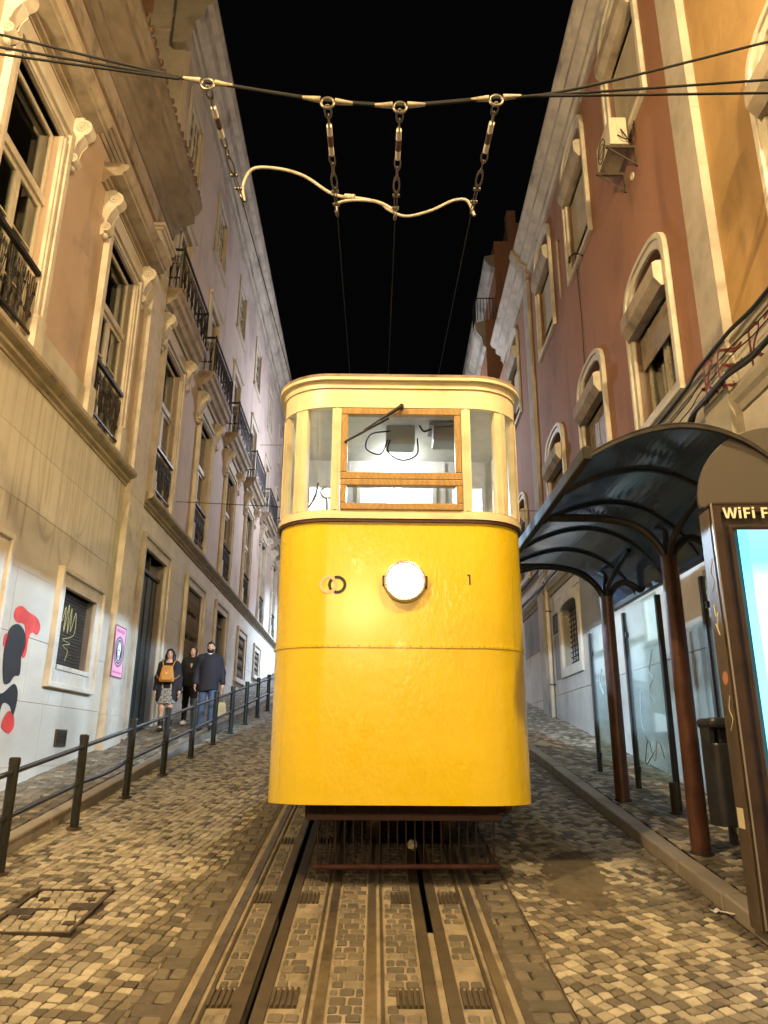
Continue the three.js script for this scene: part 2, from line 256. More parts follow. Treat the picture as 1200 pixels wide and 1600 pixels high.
for (const [xa, xb] of [[-0.92, -0.795], [-0.575, -0.385], [-0.255, -0.045], [0.085, 0.3], [0.52, 0.675]]) pave(track, 'sett', { xa, xb, D0: 3.7, D1: 14, a: xb - xa > 0.18 ? 0.104 : 0.14, b: 0.1, gap: 0.016, h: -0.003, bev: 0.009, jit: 0.16, course: true, few: 50, skip: (x, D) => inGrate(x, D) || pv(x / 3 + 0.5, D / 3) > 0.68, palette: () => [['brown', 0.4], ['dark', 0.55], ['tan', 0.05]] });
for (const [x, D] of grates) { // drain grates beside the slots, bars over a shallow dark sheet
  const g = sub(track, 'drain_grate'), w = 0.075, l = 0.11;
  part(g, 'shade_sheet', slab(x - w, x + w, -0.02, -0.0105, D - l, D + l), M.tar);  // dark sheet close under the bars, its colour stands for the shade of deep slits
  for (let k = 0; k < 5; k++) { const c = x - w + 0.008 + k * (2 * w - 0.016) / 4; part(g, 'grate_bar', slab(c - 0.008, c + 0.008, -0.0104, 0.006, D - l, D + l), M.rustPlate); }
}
// ---------- pavements and kerbs ----------
const SW = 0.12;
const walkR = thing('right_pavement', 'right hand pavement of small stones under the shelter', 'pavement', [0, 0, 0], 0, null, 'structure');
part(walkR, 'pavement_bed', [sheet(RK + 0.02, (D) => wallRX(D) + 0.1, SW - 0.022, 0, FAR + 40), sheet(RK + 0.02, 9, SW - 0.012, -16, 0, 1)], M.dirt);
const palW = (x, D) => { const n = patch(x + 7, D + 2); const p = clamp01(0.42 - 0.8 * (n - 0.4)); return [['pale', p * 0.5], ['buff', p * 0.5], ['tan', (1 - p) * 0.25], ['brown', (1 - p) * 0.5], ['dark', 1]]; };
const onWalk = (p) => { p.position.y = SW; };
{ const g = new THREE.Group(); g.name = 'paving'; walkR.add(g); onWalk(g); pave(g, 'cobble', { xa: RK + 0.17, xb: (D) => wallRX(D) - 0.01, D0: 4.5, D1: 26, a: 0.105, turn: 0.25, palette: palW, few: 200 }); }
const walkL = thing('left_pavement', 'narrow left hand pavement between railing and stone houses', 'pavement', [0, 0, 0], 0, null, 'structure');
part(walkL, 'pavement_bed', [sheet((D) => wallLX(D) - 0.1, (D) => leftKerbX(D) - 0.02, SW - 0.022, 0, FAR + 40), sheet(-9, -3.52, SW - 0.012, -16, 0, 1)], M.dirt);
{ const g = new THREE.Group(); g.name = 'paving'; walkL.add(g); onWalk(g); pave(g, 'cobble', { xa: (D) => wallLX(D) + 0.01, xb: (D) => leftKerbX(D) - 0.18, D0: 6, D1: 32, a: 0.12, turn: 0.1, palette: (x, D) => [['buff', 0.1], ['tan', 0.4], ['brown', 0.4], ['dark', 0.1]], few: 120 }); }
function kerbRow(parent, fx, side, D0, D1) {
  for (let D = D0; D < D1;) {
    const l = rr(0.85, 1.3), e = Math.min(D + l, D1), dx = rr(-0.008, 0.008), dy = rr(-0.006, 0.006), g = rb(0, 0.17, 0, SW + 0.09, 0, 1, 0.02, 2), p = g.attributes.position;
    for (let i = 0; i < p.count; i++) { const z = p.getZ(i), DD = D + 0.004 + z * (e - D - 0.008), x = fx(DD) + dx + side * p.getX(i); p.setXYZ(i, x, gy(DD) + p.getY(i) - 0.085 + dy, -DD); }
    g.computeVertexNormals(); part(parent, 'kerb_stone', g, M.kerb); D = e;
  }
}
const kerbR = thing('kerb', 'granite kerb along the right pavement by the shelter', 'kerb', [0, 0, 0], 0, null, 'structure'); kerbRow(kerbR, () => RK, 1, 3, 40);
const kerbL = thing('kerb', 'granite kerb along the left pavement behind the railing', 'kerb', [0, 0, 0], 0, null, 'structure'); kerbRow(kerbL, leftKerbX, -1, 3, 40);

// ---------- building parts ----------
// rectangles minus openings, for stone facing slabs
function cut(rects, o) { const out = []; for (const [a, b, c, d] of rects) { const [x0, x1, y0, y1] = o; if (b <= x0 || a >= x1 || d <= y0 || c >= y1) { out.push([a, b, c, d]); continue; } if (a < x0) out.push([a, x0, c, d]); if (b > x1) out.push([x1, b, c, d]); const l = Math.max(a, x0), r = Math.min(b, x1); if (c < y0) out.push([l, r, c, y0]); if (d > y1) out.push([l, r, y1, d]); } return out; }
function ashlar(parent, x0, x1, y0, y1, rowH, slabW, openings, m, floor) {
  let n = 0; const grp = sub(parent, 'stone_facing');
  for (let y = y0, r = 0; y < y1 - 0.05; y += rowH, r++) for (let x = x0 - (r % 2 ? slabW / 2 : 0); x < x1; x += slabW) {
    const a = Math.max(x, x0), b = Math.min(x + slabW, x1), c = y, d = Math.min(y + rowH, y1); if (b - a < 0.1 || (floor && d < floor(Math.max(Math.abs(a), Math.abs(b))) - 0.1)) continue;
    let rs = [[a, b, c, d]]; for (const o of openings) rs = cut(rs, o);
    for (const [p, q, s, t] of rs) if (q - p > 0.02 && t - s > 0.02) { const z = 0.03 + rr(-0.0025, 0.0025); part(grp, 'stone_slab', ext(rectPath(p + 0.0025, q - 0.0025, s + 0.0025, t - 0.0025, THREE.Shape), -0.01, z, 0.003), m); n++; }
  }
}
// scrolled console bracket: profile in the plane square to the wall, w wide along the wall
const scrollG = (() => {
  const s = new THREE.Shape(), top = [0.17, -0.15, 0.135], bot = [0.085, -0.70, 0.07];
  s.moveTo(0, 0.02); s.lineTo(0.17, 0.02);
  for (let i = 0; i <= 14; i++) { const a = Math.PI / 2 - i / 14 * Math.PI * 0.92; s.lineTo(top[0] + top[2] * Math.cos(a), top[1] + top[2] * Math.sin(a)); }
  s.bezierCurveTo(0.2, -0.36, 0.07, -0.42, 0.075, -0.62);
  for (let i = 0; i <= 10; i++) { const a = Math.PI * 0.4 - i / 10 * Math.PI * 1.1; s.lineTo(bot[0] + bot[2] * Math.cos(a), bot[1] + bot[2] * Math.sin(a)); }
  s.lineTo(0.05, -0.83); s.lineTo(0, -0.86); s.closePath();
  const body = new THREE.ExtrudeGeometry(s, { depth: 0.17, bevelEnabled: true, bevelThickness: 0.012, bevelSize: 0.012, bevelSegments: 2, curveSegments: 10 }).translate(0, 0, -0.085);
  const sp = [];
  for (const z of [-0.1, 0.1]) {
    const p = []; for (let i = 0; i <= 30; i++) { const a = i / 30 * Math.PI * 3.4, r = 0.1 - 0.078 * i / 30; p.push([top[0] + r * Math.cos(a), top[1] + r * Math.sin(a), z]); } sp.push(tube(p, 0.013, 40, 5));
    const q = []; for (let i = 0; i <= 20; i++) { const a = i / 20 * Math.PI * 2.6, r = 0.052 - 0.036 * i / 20; q.push([bot[0] + r * Math.cos(a), bot[1] + r * Math.sin(a), z]); } sp.push(tube(q, 0.01, 24, 5));
    sp.push(new THREE.SphereGeometry(0.022, 8, 6).translate(top[0], top[1], z));
    sp.push(tube([[0.2, -0.33, z], [0.13, -0.45, z], [0.1, -0.58, z]], 0.009, 10, 4));
  }
  const tip = [new THREE.SphereGeometry(0.05, 10, 8).scale(1, 1, 1.4).translate(0.06, -0.83, 0)];
  return mg([body, ...sp, ...tip]).rotateY(-Math.PI / 2);        // profile out along +z, width along x
})();
triUV(scrollG);
const cornerScroll = (x, y, k = 1) => scrollG.clone().scale(1, k, 1).translate(x, y, 0);
// lace of wrought iron filling w x h, centred in x, from y = 0
function ironLace(w, h, dense = 1) {
  const g = [], n = Math.max(2, Math.round(w / (0.34 / dense))), p = w / n;
  for (let i = 0; i < n; i++) {
    const c = -w / 2 + p * (i + 0.5);
    for (let k = -2; k <= 2; k++) { const s = k / 2 * p * 0.46; g.push(tube([[c, 0.03, 0], [c + s * 0.25, h * 0.4, 0.008 * k], [c + s * 0.9, h * 0.72, 0], [c + s * 1.02, h * 0.9, 0]], 0.008, 8, 4)); }
    for (const s of [-1, 1]) { const q = []; for (let a = 0; a <= 14; a++) { const t = a / 14 * Math.PI * 3, r = p * 0.2 * (1 - a / 17); q.push([c + s * (p * 0.26 - r * Math.cos(t) * 0.9), h * 0.26 + r * Math.sin(t), 0]); } g.push(tube(q, 0.008, 22, 4));
      const q2 = []; for (let a = 0; a <= 12; a++) { const t = a / 12 * Math.PI * 2.4, r = p * 0.13 * (1 - a / 15); q2.push([c + s * (p * 0.34 - r * Math.cos(t)), h * 0.66 - r * Math.sin(t), 0.004]); } g.push(tube(q2, 0.007, 16, 4)); }
    g.push(new THREE.SphereGeometry(0.02, 8, 6).scale(1, 1.8, 0.7).translate(c, h * 0.5, 0), new THREE.SphereGeometry(0.018, 8, 6).scale(1, 1.6, 0.7).translate(c, h * 0.84, 0));
  }
  return g;
}
const lace1 = mg(ironLace(1.36, 0.84, 1.25)), lace2 = mg(ironLace(2.5, 0.95)), laceEnd = mg(ironLace(0.3, 0.95, 1.4)), laceGrille = mg([0, 1, 2, 3].flatMap((k) => ironLace(1.66, 0.6, 1.9).map((g) => g.translate(0, k * 0.6 - 1.2, 0))));
// glazed sash: frame + glazing bars; panes are separate
function sash(parent, x0, x1, y0, y1, cols, rows, z, fm, t = 0.055, bt = 0.022) {
  const bars = [frameRect(x0, x1, y0, y1, t, z - 0.03, z + 0.03, 0.006)], W = (x1 - x0 - 2 * t) / cols, Hh = (y1 - y0 - 2 * t) / rows;
  for (let i = 1; i < cols; i++) bars.push(bx(x0 + t + i * W - bt / 2, x0 + t + i * W + bt / 2, y0 + t, y1 - t, z - 0.018, z + 0.018));
  for (let j = 1; j < rows; j++) bars.push(bx(x0 + t, x1 - t, y0 + t + j * Hh - bt / 2, y0 + t + j * Hh + bt / 2, z - 0.0165, z + 0.0165));
  part(parent, 'sash', bars, fm);
  for (let i = 0; i < cols; i++) for (let j = 0; j < rows; j++) part(parent, 'pane', bx(x0 + t + i * W, x0 + t + (i + 1) * W, y0 + t + j * Hh, y0 + t + (j + 1) * Hh, z - 0.006, z + 0.004), M.pane);
}
const hoodProfile = [[0, 0], [0.06, 0], [0.06, 0.05], [0.12, 0.07], [0.12, 0.12], [0.34, 0.15], [0.34, 0.21], [0.38, 0.23], [0.44, 0.30], [0.44, 0.36], [0, 0.42]];
// tall French window, opening 1.38 x (y0..y1) about x = 0: stone surround, hood on brackets, sashes, iron guard
function frenchWindow({ y0, y1, hood = true, guard = true, volutes = [-1.05, 1.05], sill = 7.0, vy = 11.08 }) {
  const w = new THREE.Group(); w.name = 'window'; const h = 0.69;
  for (const s of [-1, 1]) part(w, 'jamb_moulding', [s < 0 ? [-h - 0.24, -h] : [h, h + 0.24]].flatMap(([a, b]) => { const o = s < 0; return [bx(a, b, y0 - 0.25, y1 + 0.24, -0.02, 0.05), bx(o ? a : b - 0.1, o ? a + 0.1 : b, y0 + 0.3, y1 + 0.24, 0.05, 0.105), rb(o ? b - 0.1 : a + 0.03, o ? b - 0.03 : a + 0.1, y0 + 0.3, y1, 0.05, 0.08, 0.012), bx(o ? a - 0.02 : a + 0.0, o ? b : b + 0.02, y0 - 0.25, y0 + 0.3, 0.05, 0.118)]; }), M.carved);
  part(w, 'lintel', [bx(-h, h, y1, y1 + 0.24, -0.02, 0.05), bx(-h - 0.14, h + 0.14, y1 + 0.15, y1 + 0.24, 0.05, 0.104), rb(-h - 0.03, h + 0.03, y1 + 0.03, y1 + 0.1, 0.05, 0.079, 0.012)], M.carved);
  part(w, 'reveal', [bx(-h - 0.02, -h, y0 - 0.25, y1, -0.34, -0.021), bx(h, h + 0.02, y0 - 0.25, y1, -0.34, -0.021), bx(-h, h, y1, y1 + 0.02, -0.34, -0.021)], M.stone);
  if (hood) {
    part(w, 'hood_frieze', bx(-h - 0.28, h + 0.28, y1 + 0.24, vy, -0.02, 0.045), M.stone);
    part(w, 'hood', mould(hoodProfile.map(([n, y]) => [n, y + vy]), -1.37, 1.37), M.dirtyStone);
  }
  for (const v of volutes) part(w, 'scroll_bracket', cornerScroll(v, vy), M.carved);
  const z = -0.12, mid = y0 + (y1 - y0) * 0.64;
  part(w, 'transom', bx(-h + 0.001, h - 0.001, mid - 0.06, mid + 0.06, z - 0.05, z + 0.07), M.white);
  sash(w, -h + 0.002, h - 0.002, mid + 0.061, y1 - 0.002, 1, 1, z, M.white, 0.07);
  sash(w, -h + 0.002, -0.003, y0 - 0.24, mid - 0.061, 1, 3, z, M.white, 0.075); sash(w, 0.003, h - 0.002, y0 - 0.24, mid - 0.061, 1, 3, z, M.white, 0.075);
  if (guard) { part(w, 'guard_rail', [rb(-h + 0.004, h - 0.004, y0 + 0.86, y0 + 0.93, 0.0, 0.07, 0.012)], M.iron); part(w, 'guard_foot', bx(-h + 0.004, h - 0.004, y0 - 0.02, y0 + 0.015, 0.02, 0.05), M.iron); part(w, 'guard_ironwork', lace1.clone().translate(0, y0 + 0.015, 0.035), M.iron); }
  return w;
}
const LT = (90 + 0.766) * Math.PI / 180, RT = -(90 + 1.3345) * Math.PI / 180, PL = [-4.5034, 0, 0.0602], PR = [4.02005, 0, 0.0937];
const beltProfile = [[0, 0], [0.05, 0], [0.05, 0.05], [0.1, 0.08], [0.1, 0.13], [0.19, 0.17], [0.22, 0.2], [0.22, 0.26], [0.16, 0.29], [0, 0.31]];

// ---------- left: ornate peach house ----------
{
  const b = thing('town_house', 'ornate peach house with scrolled window hoods and graffiti, nearest on the left', 'house', PL, LT);
  const E = 13.2, S0 = -9, cs = [0.93, 4.53, 8.1, 11.73];
  const sh = rectPath(S0, E, -1, 12.3, THREE.Shape); for (const c of cs) sh.holes.push(rectPath(c - 0.69, c + 0.69, 7.02, 10.5));
  for (const [a, q] of [[7.2, 8.9], [11.03, 12.38]]) sh.holes.push(rectPath(a, q, 3.2, 4.36));
  part(b, 'wall', ext(sh, -0.4, 0), M.peach);
  part(b, 'rear_walls', [bx(S0, E + 0.8, -1, 12.3, -9, -2.6), bx(E + 0.6, E + 0.84, -1, 12.3, -2.59, -0.41)], M.room);
  part(b, 'floor_slabs', [bx(S0, E + 0.59, 6.72, 6.95, -2.59, -0.41), bx(S0, E + 0.59, 11.4, 11.6, -2.59, -0.41)], M.room);
  ashlar(b, 0, E, 0.2, 6.7, 0.82, 1.36, [[7.2, 8.9, 3.2, 4.36], [11.03, 12.38, 3.2, 4.36]], stainedStone(), (s) => gy(s));
  part(b, 'belt_course', mould(beltProfile.map(([n, y]) => [n, y + 6.7]), S0, E - 0.002), M.dirtyStone);
  cs.forEach((c, i) => part(b, 'dado', bx(c + 0.95, i < 3 ? cs[i + 1] - 0.95 : E - 0.002, 7.012, 7.52, -0.02, 0.03), M.stone));
  const w0 = frenchWindow({ y0: 7.27, y1: 10.5 });
  cs.forEach((c, i) => { const w = i ? w0.clone() : w0; w.position.x = c; b.add(w); });
  for (const [a, q] of [[7.2, 8.9], [11.03, 12.38]]) { // ground floor windows: stone frame, sill, roller shutter
    const g = sub(b, 'window'), y0 = 3.2, y1 = 4.36;
    part(g, 'window_frame', [frameRect(a - 0.2, q + 0.2, y0 - 0.24, y1 + 0.2, 0.2, 0.002, 0.07, 0.006), frameRect(a - 0.26, q + 0.26, y0 - 0.3, y1 + 0.26, 0.07, 0.002, 0.115, 0.01)], M.carved);
    part(g, 'sill', [rb(a + 0.002, q - 0.002, y0 - 0.04, y0 + 0.03, -0.2, 0.09, 0.01)], M.carved);
    part(g, 'reveal', [bx(a - 0.02, a, y0, y1, -0.3, -0.002), bx(q, q + 0.02, y0, y1, -0.3, -0.002), bx(a, q, y1, y1 + 0.02, -0.3, -0.002)], M.stone);
    const sl = []; for (let k = 0; k < 26; k++) sl.push(rb(a + 0.004, q - 0.004, y0 + 0.035 + k * 0.0505, y0 + 0.081 + k * 0.0505, -0.12, -0.09, 0.008, 1));
    part(g, 'roller_shutter', sl, mat([0.045, 0.04, 0.034], { rough: 0.5, metalness: 0.3, map: T.grime, ms: 1.3 }));
    if (a > 10) { const pts = [[-0.3, 0.72], [-0.22, 0.95], [-0.2, 0.55], [-0.1, 1.0], [-0.06, 0.55], [0.02, 0.98], [0.06, 0.6], [0.2, 0.92], [0.24, 0.6], [0.1, 0.52], [-0.2, 0.45], [0.12, 0.42], [-0.16, 0.36], [0.05, 0.3], [-0.02, 0.14]].map(([x, y]) => [a + 0.7 + x, y0 + y, -0.086]);
      part(g, 'spray_tag', tube(pts, 0.007, 90, 4), mat([0.42, 0.40, 0.18], { rough: 0.8 }), 'thin yellow spray scrawl on the shutter'); }
  }
  // corner pier with base, shaft and capital
  const pier = sub(b, 'corner_pier');
  part(pier, 'pier_base', [bx(E - 0.03, E + 0.88, -1, 2.62, -0.4, 0.17), bx(E - 0.015, E + 0.865, 2.625, 3.24, -0.4, 0.155)], M.carved);
  part(pier, 'pier_shaft', [bx(E, E + 0.85, 3.245, 6.6, -0.4, 0.14), bx(E, E + 0.85, 6.605, 9.3, -0.4, 0.14), bx(E, E + 0.85, 9.305, 12.1, -0.4, 0.14)], M.carved);
  part(pier, 'pier_capital', [rb(E - 0.03, E + 0.88, 12.102, 12.2, -0.38, 0.18, 0.02), bx(E - 0.01, E + 0.86, 12.2, 12.34, -0.38, 0.15), rb(E - 0.05, E + 0.9, 12.34, 12.42, -0.38, 0.2, 0.02), rb(E - 0.08, E + 0.93, 12.42, 12.5, -0.38, 0.24, 0.02)], M.carved);
  part(b, 'frieze', [bx(S0, E - 0.04, 11.72, 11.84, -0.02, 0.03), bx(S0, E - 0.04, 11.845, 11.97, -0.02, 0.05), bx(S0, E - 0.04, 11.975, 12.1, -0.02, 0.07), rb(S0, E - 0.1, 12.1, 12.2, -0.02, 0.11, 0.02), bx(S0, E + 0.85, 12.501, 12.95, -0.4, 0.06)], M.dirtyStone);
  part(b, 'frieze_wall', bx(S0, E - 0.1, 12.301, 12.499, -0.4, 0.0), M.peach);
  const eave = [[-0.4, 12.951], [0.08, 12.951], [0.1, 13.1], [0.2, 13.16], [0.2, 13.3], [0.34, 13.36], [0.5, 13.42], [0.5, 13.62], [0.56, 13.66], [0.64, 13.82], [0.64, 13.93], [-0.4, 13.99]];
  part(b, 'eaves_cornice', mould(eave, S0, E + 1.13), M.darkStone);
  const tiles = []; for (let x = S0; x < E + 1.1; x += 0.21) { const d = rr(-0.05, 0.02), e = rr(-0.03, 0.03); tiles.push(cyl([x + 0.1 + e, 13.985 + rr(-0.012, 0.012), 0.66 + d], [x + 0.1, 14.12, -0.3], 0.06 + rr(-0.01, 0.012), 0.085, 8)); }
  part(b, 'roof_tiles', [bx(S0, E + 1.1, 13.99, 14.02, -9, 0.6), ...tiles], M.roofTile).userData.kind = 'stuff';
  // drip stains are in the stone; sprayed letters are paint on it
  const red = mat([0.62, 0.045, 0.035], { rough: 0.6, map: T.stone, ms: 0.9 }), black = mat([0.012, 0.011, 0.012], { rough: 0.6 });
  const blob = (pts, m, lab) => { const s = new THREE.Shape(); new THREE.CatmullRomCurve3(pts.map(([x, y]) => V(x, y, 0)), true, 'centripetal').getPoints(60).forEach((p, i) => (i ? s.lineTo(p.x, p.y) : s.moveTo(p.x, p.y))); part(b, 'graffiti', ext(s, 0.0335, 0.0365), m, lab); };
  blob([[9.62, 3.78], [9.78, 3.84], [10.0, 3.80], [10.3, 3.76], [10.42, 3.66], [10.36, 3.55], [10.2, 3.56], [10.12, 3.5], [10.1, 3.25], [10.03, 3.2], [9.98, 3.28], [10.0, 3.5], [9.93, 3.62], [9.7, 3.62], [9.6, 3.68]], red, 'sprayed red letter T');
  blob([[9.55, 3.52], [9.75, 3.6], [9.98, 3.52], [10.05, 3.36], [9.98, 3.2], [10.0, 3.1], [10.0, 2.98], [9.86, 2.95], [9.76, 2.86], [9.62, 2.84], [9.52, 3.02], [9.48, 3.3]], black, 'sprayed black blob');
  blob([[9.3, 2.72], [9.6, 2.72], [9.9, 2.86], [10.02, 2.78], [10.04, 2.6], [9.98, 2.46], [9.88, 2.58], [9.66, 2.6], [9.6, 2.3], [9.46, 2.08], [9.34, 2.3]], black, 'sprayed black stroke');
  blob([[9.74, 2.42], [9.86, 2.52], [10.02, 2.46], [10.06, 2.34], [9.98, 2.26], [9.82, 2.28], [9.72, 2.34]], red, 'sprayed red dot');
  blob([[9.44, 3.42], [9.52, 3.44], [9.55, 3.34], [9.5, 3.27], [9.43, 3.3]], red, 'small sprayed red dot');
  const vent = thing('wall_vent', 'small slatted vent low on the peach house', 'vent', PL, LT);
  part(vent, 'vent_frame', frameRect(11.43, 11.85, 2.1, 2.34, 0.03, 0.031, 0.05), M.rustPlate); part(vent, 'vent_back', bx(11.46, 11.82, 2.13, 2.31, 0.031, 0.035), M.rustPlate);
  for (let k = 0; k < 5; k++) part(vent, 'vent_slat', bx(11.46, 11.82, 2.142 + k * 0.035, 2.155 + k * 0.035, 0.035, 0.06), M.rustPlate);
}
function stainedStone() { // limestone with dark run-off streaks below the belt course, map covers x 0..14, y 0..7
  const f1 = fbm(32, 4, 61), f2 = fbm(6, 4, 62), lines = [];
  const keep = seed; seed = 99; for (let i = 0; i < 46; i++) lines.push([rr(7.6, 13.1), rr(0.5, 2.4), rr(0.012, 0.05), rr(0.25, 0.7)]); for (let i = 0; i < 16; i++) lines.push([rr(10.3, 12.2), rr(0.8, 2.6), rr(0.015, 0.06), rr(0.3, 0.7)]); seed = keep;
  const arcs = [[10.15, 6.6, 0.55, 1.75], [10.9, 6.5, 0.5, 1.9], [11.25, 6.3, 0.42, 1.1]];
  const t = tex(1024, (u, v) => { const x = u * 14, y = v * 7; let g = 0.97 - 0.2 * ss(0.42, 0.7, f2(u, v)) - 0.16 * (fA(u * 2, v) - 0.5) - 0.12 * (f1(u, v) - 0.5), k = 0;
    for (const [lx, len, w, s] of lines) { const d = 6.7 - y; if (d > 0 && d < len) { const e = Math.abs(x - lx - 0.05 * (f2(v * 2, lx * 0.1) - 0.5)) / w; if (e < 1.5) k = Math.max(k, s * (1 - e / 1.5) * (0.5 + fC(u, v)) * ss(0, 0.25, len - d)); } }
    for (const [ax, ay, rx, ry] of arcs) { const e = Math.hypot((x - ax) / rx, (y - ay) / ry); if (y < ay && Math.abs(e - 1) < 0.05) k = Math.max(k, 0.55 * (1 - Math.abs(e - 1) / 0.05)); }
    g -= 0.34 * k; return [g, g * (1 - 0.06 * k), g * (1 - 0.16 * k)].map(clamp01); });
  const m = mat([0.56, 0.51, 0.42], { bump: T.coarse, bs: 0.9, bsc: 0.005 }); m.map = rep(t, 1 / 14, 1 / 7); return m;
}
// poster on the pier
{
  const c = document.createElement('canvas'); c.width = 256; c.height = 400; const x = c.getContext('2d');
  x.fillStyle = '#e7a3bd'; x.fillRect(0, 0, 256, 400); x.strokeStyle = '#3a2630'; x.lineWidth = 8; x.strokeRect(6, 6, 244, 388);
  for (const [r, col] of [[118, '#7a5a72'], [104, '#b9a9b4'], [92, '#4d3b4c'], [80, '#c7b9c2'], [70, '#2a2028']]) { x.fillStyle = col; x.beginPath(); x.ellipse(128, 200, r * 0.98, r, 0, 0, 7); x.fill(); }
  x.fillStyle = '#f4eef0'; x.beginPath(); x.ellipse(128, 178, 36, 46, 0, 0, 7); x.fill(); x.beginPath(); x.ellipse(128, 232, 30, 30, 0, 0, 7); x.fill();
  x.fillStyle = '#2a2028'; for (const s of [-1, 1]) { x.beginPath(); x.ellipse(128 + s * 13, 188, 7, 8, 0, 0, 7); x.fill(); } for (let k = -3; k <= 3; k++) x.fillRect(128 + k * 9 - 2, 226, 4, 26);
  x.fillStyle = '#b64a78'; for (let k = 0; k < 5; k++) { x.fillRect(40 + k * 36, 28, 22, 26); x.fillRect(34 + k * 40, 352, 26, 14); }
  const t = new THREE.CanvasTexture(c); t.colorSpace = THREE.SRGBColorSpace; t.flipY = true;
  const p = thing('poster', 'pink poster with dark rings pasted on the corner pier', 'poster', PL, LT);
  const g = new THREE.PlaneGeometry(0.6, 0.9, 6, 9), a = g.attributes.position; for (let i = 0; i < a.count; i++) a.setZ(i, 0.004 + 0.003 * Math.sin(a.getX(i) * 17 + a.getY(i) * 9)); g.computeVertexNormals(); g.translate(13.47, 3.7, 0.158);
  part(p, 'poster_sheet', g, new THREE.MeshStandardMaterial({ map: t, roughness: 0.8, side: THREE.DoubleSide }), null, true);
}
